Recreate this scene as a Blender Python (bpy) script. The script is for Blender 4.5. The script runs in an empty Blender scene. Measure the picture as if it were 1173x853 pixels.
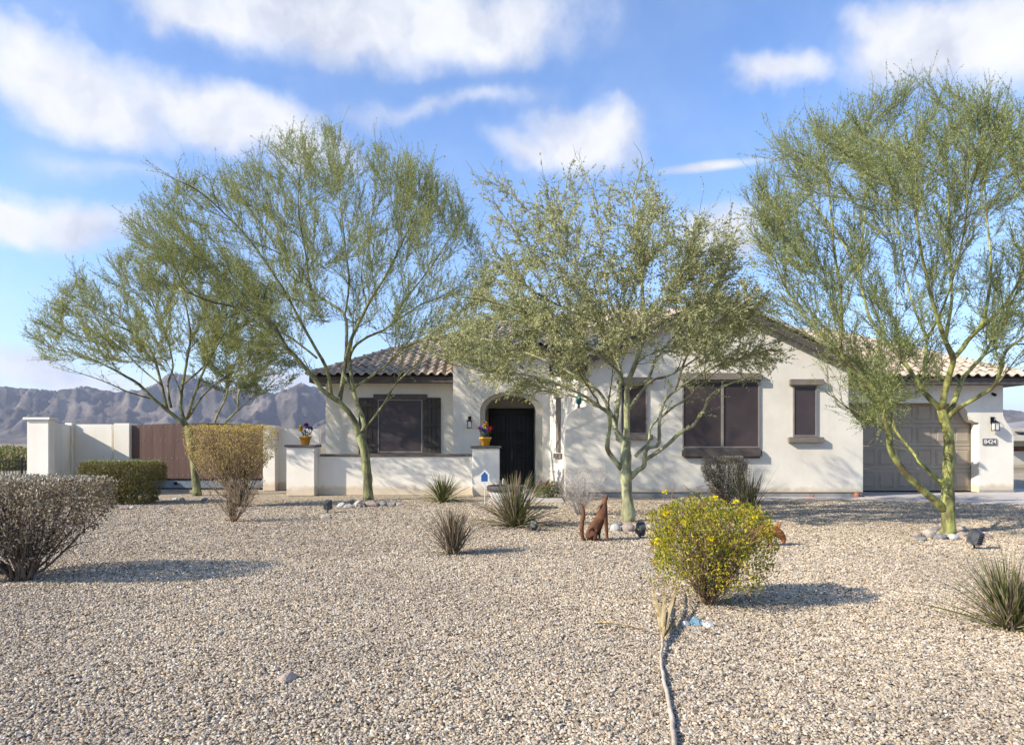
import bpy, bmesh, math, random
import numpy as np
from mathutils import Vector, Matrix, noise as mnoise
random.seed(7)
RG = np.random.default_rng(11)
scene = bpy.context.scene
COL = scene.collection
PI = math.pi
# ---------------------------------------------------------------- measures
EYE = 1.5          # eye height (m)
FOC = 782.0        # focal length in photo pixels (24 mm on 36 mm, 1173 px)
def X(px, d): return (px - 586.5) / FOC * d
def Z(py, d): return EYE + (508 - py) / FOC * d

# ---------------------------------------------------------------- mesh helpers
class Geo:
    """collects verts / polygons (with one random value per polygon)"""
    def __init__(s): s.v = []; s.f = []; s.n = 0; s.r = []
    def add(s, V, F, r=None):
        V = np.asarray(V, float).reshape(-1, 3); F = np.asarray(F, int)
        s.v.append(V); s.f.append(F + s.n); s.n += len(V)
        if r is None: r = RG.random(len(F))
        s.r.append(np.broadcast_to(np.asarray(r, float), (len(F),)))
        return s
    def box(s, x0, x1, y0, y1, z0, z1, r=None):
        V = [(x0,y0,z0),(x1,y0,z0),(x1,y1,z0),(x0,y1,z0),(x0,y0,z1),(x1,y0,z1),(x1,y1,z1),(x0,y1,z1)]
        F = [(0,3,2,1),(4,5,6,7),(0,1,5,4),(1,2,6,5),(2,3,7,6),(3,0,4,7)]
        return s.add(V, F, r)
    def build(s, name, mat, parent=None, smooth=False):
        V = np.concatenate(s.v)
        me = bpy.data.meshes.new(name)
        me.vertices.add(len(V)); me.vertices.foreach_set('co', V.ravel())
        li = np.concatenate([f.ravel() for f in s.f])
        tot = np.concatenate([np.full(len(f), f.shape[1]) for f in s.f])
        st = np.concatenate([[0], np.cumsum(tot)[:-1]])
        me.loops.add(len(li)); me.loops.foreach_set('vertex_index', li.astype(np.int32))
        me.polygons.add(len(tot))
        me.polygons.foreach_set('loop_start', st.astype(np.int32))
        me.polygons.foreach_set('loop_total', tot.astype(np.int32))
        me.polygons.foreach_set('use_smooth', np.full(len(tot), bool(smooth)))
        me.update(calc_edges=True)
        a = me.attributes.new('rnd', 'FLOAT', 'FACE')
        a.data.foreach_set('value', np.concatenate(s.r).astype(np.float32))
        me.materials.append(mat)
        o = bpy.data.objects.new(name, me); COL.objects.link(o)
        if parent: o.parent = parent
        return o

def tubes(geo, P, R, sides=5, r=None, cap=True):
    """P (n,k,3) polylines, R (n,k) radii -> swept tubes"""
    P = np.asarray(P, float); R = np.asarray(R, float)
    if P.ndim == 2: P = P[None]; R = R[None]
    n, k, _ = P.shape
    T = np.gradient(P, axis=1); T /= np.linalg.norm(T, axis=2, keepdims=True) + 1e-9
    ref = np.where(np.abs(T[:, :1, 2:3]) > .8, np.array([1.0, 0, 0]), np.array([0, 0, 1.0]))
    ref = np.broadcast_to(ref, T.shape)
    U = np.cross(T, ref); U /= np.linalg.norm(U, axis=2, keepdims=True) + 1e-9
    W = np.cross(T, U)
    a = np.arange(sides) / sides * 2 * PI
    V = P[:, :, None] + R[:, :, None, None] * (U[:, :, None] * np.cos(a)[None, None, :, None] + W[:, :, None] * np.sin(a)[None, None, :, None])
    base = (np.arange(n) * k * sides)[:, None, None]
    i = np.arange(k - 1)[None, :, None] * sides; j = np.arange(sides)[None, None, :]; j2 = (j + 1) % sides
    F = np.stack([base + i + j, base + i + j2, base + i + sides + j2, base + i + sides + j], -1).reshape(-1, 4)
    rr = None if r is None else np.repeat(np.broadcast_to(r, (n,)), (k - 1) * sides)
    off = geo.n
    geo.add(V.reshape(-1, 3), F, rr)
    if cap and sides > 3:
        for e in (0, (k - 1) * sides):
            C = base[:, 0, :] + e + np.arange(sides)[None]
            geo.f.append((C if e else C[:, ::-1]) + off); geo.r.append(np.full(n, .5))
    return geo

def prism(name, pts, y0, y1, mat, parent=None, bevel=0.0, axis='y'):
    """outline in XZ (or XY with axis z) extruded"""
    bm = bmesh.new()
    if axis == 'y': vs = [bm.verts.new((p[0], y0, p[1])) for p in pts]
    elif axis == 'z': vs = [bm.verts.new((p[0], p[1], y0)) for p in pts]
    else: vs = [bm.verts.new((y0, p[0], p[1])) for p in pts]
    f = bm.faces.new(vs)
    r = bmesh.ops.extrude_face_region(bm, geom=[f])
    d = {'y': (0, y1 - y0, 0), 'z': (0, 0, y1 - y0), 'x': (y1 - y0, 0, 0)}[axis]
    bmesh.ops.translate(bm, vec=d, verts=[g for g in r['geom'] if isinstance(g, bmesh.types.BMVert)])
    bmesh.ops.recalc_face_normals(bm, faces=bm.faces)
    if bevel: bmesh.ops.bevel(bm, geom=list(bm.edges), offset=bevel, segments=2, affect='EDGES')
    return bmobj(name, bm, mat, parent)

def bmobj(name, bm, mat, parent=None, smooth=False):
    me = bpy.data.meshes.new(name); bm.to_mesh(me); bm.free()
    if smooth:
        for p in me.polygons: p.use_smooth = True
    me.materials.append(mat)
    o = bpy.data.objects.new(name, me); COL.objects.link(o)
    if parent: o.parent = parent
    return o

def bbox(name, x0, x1, y0, y1, z0, z1, mat, parent=None, bevel=0.006, seg=2):
    bm = bmesh.new()
    bmesh.ops.create_cube(bm, size=1, matrix=Matrix.Translation(((x0+x1)/2, (y0+y1)/2, (z0+z1)/2)) @ Matrix.Diagonal((x1-x0, y1-y0, z1-z0, 1)))
    if bevel: bmesh.ops.bevel(bm, geom=list(bm.edges), offset=bevel, segments=seg, affect='EDGES')
    return bmobj(name, bm, mat, parent)

def lathe(name, prof, loc, mat, parent=None, seg=28, smooth=True, tilt=(0, 0)):
    bm = bmesh.new(); rows = []
    for r, z in prof:
        rows.append([bm.verts.new((r*math.cos(i/seg*2*PI), r*math.sin(i/seg*2*PI), z)) for i in range(seg)])
    for a, b in zip(rows, rows[1:]):
        for i in range(seg): bm.faces.new((a[i], a[(i+1) % seg], b[(i+1) % seg], b[i]))
    bm.faces.new(rows[0][::-1]); bm.faces.new(rows[-1])
    bmesh.ops.recalc_face_normals(bm, faces=bm.faces)
    bmesh.ops.transform(bm, matrix=Matrix.Translation(loc) @ Matrix.Rotation(tilt[0], 4, 'X') @ Matrix.Rotation(tilt[1], 4, 'Y'), verts=bm.verts)
    return bmobj(name, bm, mat, parent, smooth)

def skin(name, V, E, R, mat, parent=None, sub=2):
    """grown body from a skeleton with one radius (x,y) per joint"""
    me = bpy.data.meshes.new(name); me.from_pydata(V, E, [])
    o = bpy.data.objects.new(name, me); COL.objects.link(o)
    o.modifiers.new('skin', 'SKIN')
    m = o.modifiers.new('sub', 'SUBSURF'); m.levels = m.render_levels = sub
    sv = me.skin_vertices[0].data
    for i, r in enumerate(R):
        sv[i].radius = (r, r) if not isinstance(r, tuple) else r
    sv[0].use_root = True
    dg = bpy.context.evaluated_depsgraph_get()
    new = bpy.data.meshes.new_from_object(o.evaluated_get(dg)); new.name = name
    bpy.data.objects.remove(o)
    for p in new.polygons: p.use_smooth = True
    new.materials.clear(); new.materials.append(mat)
    o = bpy.data.objects.new(name, new); COL.objects.link(o)
    if parent: o.parent = parent
    return o

def tag(o, label=None, cat=None, group=None, kind=None):
    if label: o['label'] = label
    if cat: o['category'] = cat
    if group: o['group'] = group
    if kind: o['kind'] = kind
    return o
def thing(name, label, cat, group=None, loc=(0, 0, 0), rz=0):
    o = bpy.data.objects.new(name, None); COL.objects.link(o)
    o.empty_display_size = .2
    o.location = loc; o.rotation_euler = (0, 0, rz)
    return tag(o, label, cat, group)
def copy_tree(o, parent=None):
    c = o.copy(); COL.objects.link(c); c.parent = parent
    for ch in list(o.children): copy_tree(ch, c)
    return c

# ---------------------------------------------------------------- materials
def mat_new(name):
    m = bpy.data.materials.new(name); m.use_nodes = True
    nt = m.node_tree; b = nt.nodes['Principled BSDF']
    return m, nt, b
def nd(nt, typ, **kw):
    n = nt.nodes.new(typ)
    for k, v in kw.items():
        if k in n.inputs.keys() if hasattr(n.inputs, 'keys') else False: n.inputs[k].default_value = v
        else: setattr(n, k, v)
    return n
def ramp(nt, stops, interp='LINEAR'):
    r = nt.nodes.new('ShaderNodeValToRGB'); r.color_ramp.interpolation = interp
    el = r.color_ramp.elements
    while len(el) < len(stops): el.new(.5)
    for e, (p, c) in zip(el, stops):
        e.position = p; e.color = (*c, 1)
    return r
def noise_tex(nt, scale, detail=4, rough=.55, coord=None):
    n = nt.nodes.new('ShaderNodeTexNoise')
    n.inputs['Scale'].default_value = scale; n.inputs['Detail'].default_value = detail; n.inputs['Roughness'].default_value = rough
    if coord is not None: nt.links.new(coord, n.inputs['Vector'])
    return n
def surf(name, c1, c2, scale=3, rough=.8, bump=.0, bscale=60, metal=0, spec=.3, detail=5, stretch=None, bdist=.01):
    """two-tone mottled surface with fine bump"""
    m, nt, b = mat_new(name)
    tc = nt.nodes.new('ShaderNodeTexCoord'); co = tc.outputs['Object']
    if stretch:
        mp = nt.nodes.new('ShaderNodeMapping'); mp.inputs['Scale'].default_value = stretch
        nt.links.new(co, mp.inputs['Vector']); co = mp.outputs[0]
    n = noise_tex(nt, scale, detail, .6, co)
    r = ramp(nt, [(.3, c1), (.7, c2)]); nt.links.new(n.outputs[0], r.inputs[0]); nt.links.new(r.outputs[0], b.inputs['Base Color'])
    b.inputs['Roughness'].default_value = rough; b.inputs['Metallic'].default_value = metal
    b.inputs['Specular IOR Level'].default_value = spec
    if bump:
        n2 = noise_tex(nt, bscale, 4, .6, co); bp = nt.nodes.new('ShaderNodeBump')
        bp.inputs['Strength'].default_value = bump; bp.inputs['Distance'].default_value = bdist
        nt.links.new(n2.outputs[0], bp.inputs['Height']); nt.links.new(bp.outputs[0], b.inputs['Normal'])
    return m
def leafmat(name, stops, trans=.35, rough=.55):
    m, nt, b = mat_new(name)
    at = nt.nodes.new('ShaderNodeAttribute'); at.attribute_name = 'rnd'
    r = ramp(nt, stops); nt.links.new(at.outputs['Fac'], r.inputs[0])
    b.inputs['Roughness'].default_value = rough; b.inputs['Specular IOR Level'].default_value = .25
    nt.links.new(r.outputs[0], b.inputs['Base Color'])
    t = nt.nodes.new('ShaderNodeBsdfTranslucent'); nt.links.new(r.outputs[0], t.inputs['Color'])
    mx = nt.nodes.new('ShaderNodeMixShader'); mx.inputs[0].default_value = trans
    nt.links.new(b.outputs[0], mx.inputs[1]); nt.links.new(t.outputs[0], mx.inputs[2])
    nt.links.new(mx.outputs[0], nt.nodes['Material Output'].inputs['Surface'])
    return m
def bark(name, c1, c2, c3, scale=6):
    m, nt, b = mat_new(name)
    tc = nt.nodes.new('ShaderNodeTexCoord'); mp = nt.nodes.new('ShaderNodeMapping'); mp.inputs['Scale'].default_value = (1, 1, .35)
    nt.links.new(tc.outputs['Object'], mp.inputs['Vector'])
    n = noise_tex(nt, scale, 6, .65, mp.outputs[0])
    r = ramp(nt, [(.32, tuple(q*.7 for q in c1)), (.42, c1), (.54, c2), (.68, c3)]); nt.links.new(n.outputs[0], r.inputs[0])
    n3 = noise_tex(nt, 2.3, 3, .6, tc.outputs['Object'])
    sc = ramp(nt, [(.56, (0, 0, 0)), (.66, (1, 1, 1))]); nt.links.new(n3.outputs[0], sc.inputs[0])
    mx = nt.nodes.new('ShaderNodeMix'); mx.data_type = 'RGBA'; nt.links.new(sc.outputs[0], mx.inputs[0])
    nt.links.new(r.outputs[0], mx.inputs[6]); mx.inputs[7].default_value = (c1[0]*.9, c1[1]*.7, c1[2]*.8, 1)
    nt.links.new(mx.outputs[2], b.inputs['Base Color'])
    b.inputs['Roughness'].default_value = .75
    n2 = noise_tex(nt, 30, 5, .7, mp.outputs[0]); bp = nt.nodes.new('ShaderNodeBump'); bp.inputs['Strength'].default_value = .8; bp.inputs['Distance'].default_value = .02
    nt.links.new(n2.outputs[0], bp.inputs['Height']); nt.links.new(bp.outputs[0], b.inputs['Normal'])
    return m

M = {}
def stucco(name, c1, c2):
    m, nt, b = mat_new(name)
    tc = nt.nodes.new('ShaderNodeTexCoord'); co = tc.outputs['Object']
    n = noise_tex(nt, .9, 6, .62, co)
    r = ramp(nt, [(.3, c1), (.65, c2)]); nt.links.new(n.outputs[0], r.inputs[0])
    # faint rain streaks running down
    mp = nt.nodes.new('ShaderNodeMapping'); mp.inputs['Scale'].default_value = (2.2, 2.2, .25); nt.links.new(co, mp.inputs['Vector'])
    s = noise_tex(nt, 1.6, 4, .6, mp.outputs[0]); sr = ramp(nt, [(.50, (1, 1, 1)), (.85, (.93, .915, .89))]); nt.links.new(s.outputs[0], sr.inputs[0])
    # splash-back dirt near the ground
    sx = nt.nodes.new('ShaderNodeSeparateXYZ'); nt.links.new(co, sx.inputs[0])
    nz = noise_tex(nt, 4, 4, .6, co)
    ad = nt.nodes.new('ShaderNodeMath'); ad.operation = 'MULTIPLY_ADD'; nt.links.new(nz.outputs[0], ad.inputs[0]); ad.inputs[1].default_value = -.35; nt.links.new(sx.outputs[2], ad.inputs[2])
    dr = ramp(nt, [(0, (.78, .70, .60)), (.12, (1, 1, 1))]); nt.links.new(ad.outputs[0], dr.inputs[0])
    m1 = nt.nodes.new('ShaderNodeMix'); m1.data_type = 'RGBA'; m1.blend_type = 'MULTIPLY'; m1.inputs[0].default_value = 1
    nt.links.new(r.outputs[0], m1.inputs[6]); nt.links.new(sr.outputs[0], m1.inputs[7])
    m2 = nt.nodes.new('ShaderNodeMix'); m2.data_type = 'RGBA'; m2.blend_type = 'MULTIPLY'; m2.inputs[0].default_value = 1
    nt.links.new(m1.outputs[2], m2.inputs[6]); nt.links.new(dr.outputs[0], m2.inputs[7])
    nt.links.new(m2.outputs[2], b.inputs['Base Color'])
    b.inputs['Roughness'].default_value = .92; b.inputs['Specular IOR Level'].default_value = .15
    n1 = noise_tex(nt, 55, 5, .7, co); n2 = noise_tex(nt, 2.2, 3, .5, co)
    a2 = nt.nodes.new('ShaderNodeMath'); a2.operation = 'MULTIPLY_ADD'; nt.links.new(n2.outputs[0], a2.inputs[0]); a2.inputs[1].default_value = 2.0; nt.links.new(n1.outputs[0], a2.inputs[2])
    bp = nt.nodes.new('ShaderNodeBump'); bp.inputs['Strength'].default_value = .55; bp.inputs['Distance'].default_value = .008
    nt.links.new(a2.outputs[0], bp.inputs['Height']); nt.links.new(bp.outputs[0], b.inputs['Normal'])
    return m
M['stucco'] = stucco('stucco', (.66, .615, .525), (.78, .735, .635))
M['stucco_wall'] = stucco('stucco_courtyard', (.74, .69, .60), (.82, .775, .68))
M['stucco_wing'] = stucco('stucco_wing', (.66, .61, .50), (.74, .69, .575))
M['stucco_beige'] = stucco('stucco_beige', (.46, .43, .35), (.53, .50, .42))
M['trim'] = surf('brown_trim', (.075, .063, .056), (.12, .10, .088), 5, .7, .3, 40)
M['trim_lit'] = surf('sunlit_trim', (.17, .145, .12), (.22, .19, .16), 5, .75, .3, 40)  # lighter copy of the brown trim, sunlight painted into the colour
M['stem'] = surf('stem_wall_concrete', (.24, .24, .24), (.34, .335, .33), 4, .9, .3, 30)
M['shutter'] = surf('dark_wood', (.04, .034, .03), (.075, .064, .055), 4, .7, .3, 30, stretch=(14, 14, .7))
M['frame_metal'] = surf('window_frame', (.20, .18, .16), (.26, .235, .21), 5, .5)
def screenmat():
    m, nt, b = mat_new('sun_screen')
    tc = nt.nodes.new('ShaderNodeTexCoord')
    n = noise_tex(nt, .8, 3, .6, tc.outputs['Object'])
    r = ramp(nt, [(.3, (.034, .026, .027)), (.7, (.070, .053, .054))]); nt.links.new(n.outputs[0], r.inputs[0])
    nt.links.new(r.outputs[0], b.inputs['Base Color']); b.inputs['Roughness'].default_value = .40; b.inputs['Specular IOR Level'].default_value = .35
    n2 = noise_tex(nt, 1.5, 2, .5, tc.outputs['Object']); bp = nt.nodes.new('ShaderNodeBump'); bp.inputs['Strength'].default_value = .15; bp.inputs['Distance'].default_value = .02
    nt.links.new(n2.outputs[0], bp.inputs['Height']); nt.links.new(bp.outputs[0], b.inputs['Normal'])
    return m
M['screen'] = screenmat()
M['twig_olive'] = surf('olive_twig', (.12, .12, .05), (.22, .21, .10), 6, .8)
M['garage'] = surf('taupe_garage_paint', (.29, .24, .18), (.34, .29, .22), 3, .6, .15, 90)
M['black'] = surf('black_metal', (.010, .010, .011), (.022, .021, .02), 8, .45, .2, 60, metal=.6)
M['dark_plastic'] = surf('weathered_dark_metal', (.035, .036, .04), (.12, .125, .135), 14, .55, .2, 60, metal=.3)
M['lamp_glass'] = surf('frosted_glass', (.55, .55, .52), (.68, .68, .66), 6, .35)
M['door'] = surf('black_iron', (.006, .006, .007), (.014, .013, .013), 5, .4, .1, 30)
M['rust'] = surf('rusty_steel', (.060, .027, .015), (.20, .088, .042), 9, .85, .5, 50, metal=.15)
M['rust2'] = surf('orange_rusty_steel', (.22, .07, .022), (.42, .16, .05), 12, .85, .5, 50, metal=.15)
M['gate'] = surf('brown_gate_metal', (.11, .066, .052), (.155, .095, .077), 2, .55, .15, 40, metal=.2, stretch=(3, 3, .4))
M['gate_strip'] = surf('galvanised_sheet', (.16, .19, .22), (.25, .28, .31), 4, .5, .1, 40, metal=.5)
M['rivet'] = surf('rivet_steel', (.28, .22, .19), (.36, .29, .26), 8, .4, metal=.4)
M['concrete'] = surf('driveway_concrete', (.42, .375, .335), (.54, .49, .44), 1.2, .9, .4, 45)
M['pot'] = surf('glazed_yellow_pot', (.42, .14, .015), (.80, .42, .03), 7, .25, spec=.6)
M['pot2'] = surf('glazed_bright_yellow_pot', (.50, .17, .02), (.92, .52, .03), 6, .25, spec=.6)
M['capstone'] = surf('cap_stone', (.12, .10, .085), (.19, .165, .14), 8, .85, .4, 30)
M['white_glaze'] = surf('pale_planter', (.50, .47, .46), (.62, .60, .58), 5, .7, .3, 40)
M['rim'] = surf('dark_rim', (.045, .038, .04), (.09, .08, .08), 6, .8, .3, 40)
M['soil'] = surf('soil', (.05, .035, .025), (.10, .075, .05), 20, .95, .6, 50)
def flat(name, c, rough=.6, **k): return surf(name, tuple(x*.92 for x in c), c, 8, rough, .15, 30, **k)
M['sign_blue'] = flat('sign_blue', (.03, .10, .30)); M['sign_white'] = flat('sign_white', (.7, .7, .7))
M['blue_glass'] = surf('blue_slag_glass', (.06, .15, .20), (.26, .40, .46), 12, .25, .5, 20, spec=.6)
M['solar'] = flat('solar_panel', (.012, .016, .03), .25)
M['teal'] = flat('teal_ornament', (.01, .13, .14), .3)

def tilemat():
    m, nt, b = mat_new('roof_tile_clay')
    at = nt.nodes.new('ShaderNodeAttribute'); at.attribute_name = 'rnd'
    r = ramp(nt, [(0, (.46, .37, .285)), (.3, (.52, .43, .335)), (.55, (.49, .39, .30)), (.8, (.55, .465, .37)), (1, (.45, .36, .28))])
    nt.links.new(at.outputs['Fac'], r.inputs[0])
    tc = nt.nodes.new('ShaderNodeTexCoord'); n = noise_tex(nt, 5, 6, .7, tc.outputs['Object'])
    rr = ramp(nt, [(.3, (.72, .70, .68)), (.65, (1, 1, 1))]); nt.links.new(n.outputs[0], rr.inputs[0])
    mx = nt.nodes.new('ShaderNodeMix'); mx.data_type = 'RGBA'; mx.blend_type = 'MULTIPLY'; mx.inputs[0].default_value = 1
    nt.links.new(r.outputs[0], mx.inputs[6]); nt.links.new(rr.outputs[0], mx.inputs[7]); nt.links.new(mx.outputs[2], b.inputs['Base Color'])
    b.inputs['Roughness'].default_value = .85
    bp = nt.nodes.new('ShaderNodeBump'); bp.inputs['Strength'].default_value = .4; bp.inputs['Distance'].default_value = .01
    n2 = noise_tex(nt, 60, 4, .6, tc.outputs['Object']); nt.links.new(n2.outputs[0], bp.inputs['Height']); nt.links.new(bp.outputs[0], b.inputs['Normal'])
    return m
M['tile'] = tilemat()

GRAVEL_STOPS = [(0, (.09, .076, .064)), (.12, (.25, .20, .15)), (.25, (.40, .335, .25)), (.40, (.52, .45, .355)),
                (.52, (.31, .28, .24)), (.62, (.62, .555, .455)), (.74, (.46, .345, .21)), (.86, (.71, .66, .575)), (1, (.19, .178, .165))]
def groundmat():
    m, nt, b = mat_new('gravel_ground')
    L = nt.links
    tc = nt.nodes.new('ShaderNodeTexCoord'); co = tc.outputs['Object']
    v = nt.nodes.new('ShaderNodeTexVoronoi'); v.inputs['Scale'].default_value = 34; L.new(co, v.inputs['Vector'])
    sx = nt.nodes.new('ShaderNodeSeparateColor'); L.new(v.outputs['Color'], sx.inputs[0])
    r = ramp(nt, GRAVEL_STOPS); L.new(sx.outputs[0], r.inputs[0])
    # chinks between the stones darkened in the colour, standing for their shade
    ve = nt.nodes.new('ShaderNodeTexVoronoi'); ve.feature = 'DISTANCE_TO_EDGE'; ve.inputs['Scale'].default_value = 34; L.new(co, ve.inputs['Vector'])
    er = ramp(nt, [(.0, (.55, .52, .49)), (.10, (1, 1, 1))]); L.new(ve.outputs[0], er.inputs[0])
    mx = nt.nodes.new('ShaderNodeMix'); mx.data_type = 'RGBA'; mx.blend_type = 'MULTIPLY'; mx.inputs[0].default_value = .85
    L.new(r.outputs[0], mx.inputs[6]); L.new(er.outputs[0], mx.inputs[7])
    # broad drifts of finer, sandier stone
    n = noise_tex(nt, .35, 5, .6, co); nr = ramp(nt, [(.35, (1.04, 1.0, .96)), (.65, (1.20, 1.14, 1.04))]); L.new(n.outputs[0], nr.inputs[0])
    m2 = nt.nodes.new('ShaderNodeMix'); m2.data_type = 'RGBA'; m2.blend_type = 'MULTIPLY'; m2.inputs[0].default_value = 1
    L.new(mx.outputs[2], m2.inputs[6]); L.new(nr.outputs[0], m2.inputs[7])
    # far desert floor
    sp = nt.nodes.new('ShaderNodeSeparateXYZ'); L.new(co, sp.inputs[0])
    mr = nt.nodes.new('ShaderNodeMapRange'); mr.inputs['From Min'].default_value = 34; mr.inputs['From Max'].default_value = 42; L.new(sp.outputs[1], mr.inputs[0])
    n3 = noise_tex(nt, .05, 8, .7, co); dr = ramp(nt, [(.35, (.16, .15, .08)), (.55, (.30, .24, .17)), (.7, (.36, .30, .22))]); L.new(n3.outputs[0], dr.inputs[0])
    m3 = nt.nodes.new('ShaderNodeMix'); m3.data_type = 'RGBA'; L.new(mr.outputs[0], m3.inputs[0]); L.new(m2.outputs[2], m3.inputs[6]); L.new(dr.outputs[0], m3.inputs[7])
    L.new(m3.outputs[2], b.inputs['Base Color']); b.inputs['Roughness'].default_value = .95; b.inputs['Specular IOR Level'].default_value = .1
    # stones as bump: per-cell height + domed edge
    a = nt.nodes.new('ShaderNodeMath'); a.operation = 'MULTIPLY_ADD'; L.new(sx.outputs[1], a.inputs[0]); a.inputs[1].default_value = .9
    d = nt.nodes.new('ShaderNodeMath'); d.operation = 'MULTIPLY'; L.new(v.outputs['Distance'], d.inputs[0]); d.inputs[1].default_value = -1.4
    L.new(d.outputs[0], a.inputs[2])
    bp = nt.nodes.new('ShaderNodeBump'); bp.inputs['Strength'].default_value = 1; bp.inputs['Distance'].default_value = .022
    L.new(a.outputs[0], bp.inputs['Height']); L.new(bp.outputs[0], b.inputs['Normal'])
    return m
M['ground'] = groundmat()
def stonemat():
    m, nt, b = mat_new('gravel_stone'); L = nt.links
    oi = nt.nodes.new('ShaderNodeObjectInfo'); r = ramp(nt, GRAVEL_STOPS); at = nt.nodes.new('ShaderNodeAttribute'); at.attribute_name = 'sid'
    ma = nt.nodes.new('ShaderNodeMath'); ma.operation = 'ADD'; L.new(oi.outputs['Random'], ma.inputs[0]); L.new(at.outputs['Fac'], ma.inputs[1]); mf = nt.nodes.new('ShaderNodeMath'); mf.operation = 'FRACT'; L.new(ma.outputs[0], mf.inputs[0]); L.new(mf.outputs[0], r.inputs[0])
    ln_ = noise_tex(nt, .45, 4, .6, oi.outputs['Location']); lr = ramp(nt, [(.36, (.84, .82, .80)), (.62, (1.06, 1.03, .98))]); L.new(ln_.outputs[0], lr.inputs[0])
    tc = nt.nodes.new('ShaderNodeTexCoord'); n = noise_tex(nt, 1.4, 4, .7, tc.outputs['Object'])
    rr = ramp(nt, [(.3, (.78, .76, .74)), (.65, (1.08, 1.06, 1.03))]); L.new(n.outputs[0], rr.inputs[0])
    mx = nt.nodes.new('ShaderNodeMix'); mx.data_type = 'RGBA'; mx.blend_type = 'MULTIPLY'; mx.inputs[0].default_value = 1
    L.new(r.outputs[0], mx.inputs[6]); L.new(rr.outputs[0], mx.inputs[7]); m9 = nt.nodes.new('ShaderNodeMix'); m9.data_type = 'RGBA'; m9.blend_type = 'MULTIPLY'; m9.inputs[0].default_value = 1; L.new(mx.outputs[2], m9.inputs[6]); L.new(lr.outputs[0], m9.inputs[7]); L.new(m9.outputs[2], b.inputs['Base Color'])
    b.inputs['Roughness'].default_value = .9; b.inputs['Specular IOR Level'].default_value = .15
    return m
M['stone'] = stonemat()
def rockmat(name, c1, c2):
    return surf(name, c1, c2, 14, .85, .6, 40, bdist=.01)
M['rock_grey'] = rockmat('rock_grey', (.11, .105, .105), (.30, .28, .265))
M['rock_pale'] = rockmat('rock_pale', (.28, .235, .185), (.52, .46, .385))
M['rock_white'] = rockmat('rock_white', (.33, .33, .30), (.56, .56, .52))
M['rock_pink'] = rockmat('rock_pink', (.22, .17, .14), (.42, .34, .29))
M['rock_red'] = rockmat('rock_red', (.26, .09, .05), (.44, .19, .12))

M['bark_green'] = bark('palo_verde_bark', (.10, .095, .045), (.22, .225, .085), (.34, .345, .15))
M['bark_pale'] = bark('pale_green_bark', (.20, .19, .11), (.34, .35, .18), (.47, .47, .29))
M['bark_bright'] = bark('bright_green_bark', (.13, .12, .045), (.31, .32, .085), (.46, .47, .15))
M['bark_brown'] = bark('shrub_bark', (.06, .045, .035), (.12, .09, .07), (.20, .16, .12), 12)
M['twig_grey'] = bark('grey_twig', (.30, .27, .24), (.50, .46, .42), (.68, .64, .60), 14)
M['twig_tan'] = bark('tan_twig', (.15, .10, .055), (.27, .19, .11), (.40, .29, .17), 14)

# ---------------------------------------------------------------- light, sky, camera
SUN_L = Vector((1.0, .43, -.65)).normalized()     # travel direction of the light
sl = bpy.data.lights.new('sun', 'SUN'); sl.energy = 5.0; sl.angle = math.radians(.53); sl.color = (1, .915, .78)
so = bpy.data.objects.new('sun', sl); COL.objects.link(so); so.rotation_euler = SUN_L.to_track_quat('-Z', 'Y').to_euler(); so.location = (-20, -5, 20)
w = bpy.data.worlds.new('World'); scene.world = w; w.use_nodes = True
nt = w.node_tree; L = nt.links
bg = nt.nodes['Background']
sky = nt.nodes.new('ShaderNodeTexSky'); sky.sky_type = 'NISHITA'; sky.sun_disc = False
sky.sun_elevation = math.asin(-SUN_L.z); sky.sun_rotation = math.atan2(-SUN_L.x, -SUN_L.y)
sky.altitude = 400; sky.air_density = 1.0; sky.dust_density = .6; sky.ozone_density = 2.2
SKY_STRENGTH = .100
bg.inputs['Strength'].default_value = SKY_STRENGTH
tc = nt.nodes.new('ShaderNodeTexCoord'); sx = nt.nodes.new('ShaderNodeSeparateXYZ'); L.new(tc.outputs['Generated'], sx.inputs[0])
def wm(op, a, b=None, c=None, clamp=False):
    n = nt.nodes.new('ShaderNodeMath'); n.operation = op; n.use_clamp = clamp
    for i, q in enumerate((a, b, c)):
        if q is None: continue
        if isinstance(q, (int, float)): n.inputs[i].default_value = q
        else: L.new(q, n.inputs[i])
    return n.outputs[0]
az = wm('ARCTAN2', sx.outputs[0], sx.outputs[1]); el = wm('ARCSINE', sx.outputs[2])
cb = nt.nodes.new('ShaderNodeCombineXYZ'); L.new(az, cb.inputs[0]); L.new(el, cb.inputs[1])
# warped coordinates so that cloud outlines are uneven
nw = noise_tex(nt, 5.5, 5, .58, cb.outputs[0])
vs = nt.nodes.new('ShaderNodeVectorMath'); vs.operation = 'SUBTRACT'; L.new(nw.outputs['Color'], vs.inputs[0]); vs.inputs[1].default_value = (.5, .5, .5)
vm = nt.nodes.new('ShaderNodeVectorMath'); vm.operation = 'MULTIPLY_ADD'; L.new(vs.outputs[0], vm.inputs[0]); vm.inputs[1].default_value = (.17, .13, 0); L.new(cb.outputs[0], vm.inputs[2])
def azel(px, py):
    a = math.atan((px - 586.5) / FOC); return a, math.atan((508 - py) / FOC * math.cos(a))
vthin = nt.nodes.new('ShaderNodeVectorMath'); vthin.operation = 'MULTIPLY_ADD'; L.new(vs.outputs[0], vthin.inputs[0]); vthin.inputs[1].default_value = (.05, .008, 0); L.new(cb.outputs[0], vthin.inputs[2])
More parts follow.
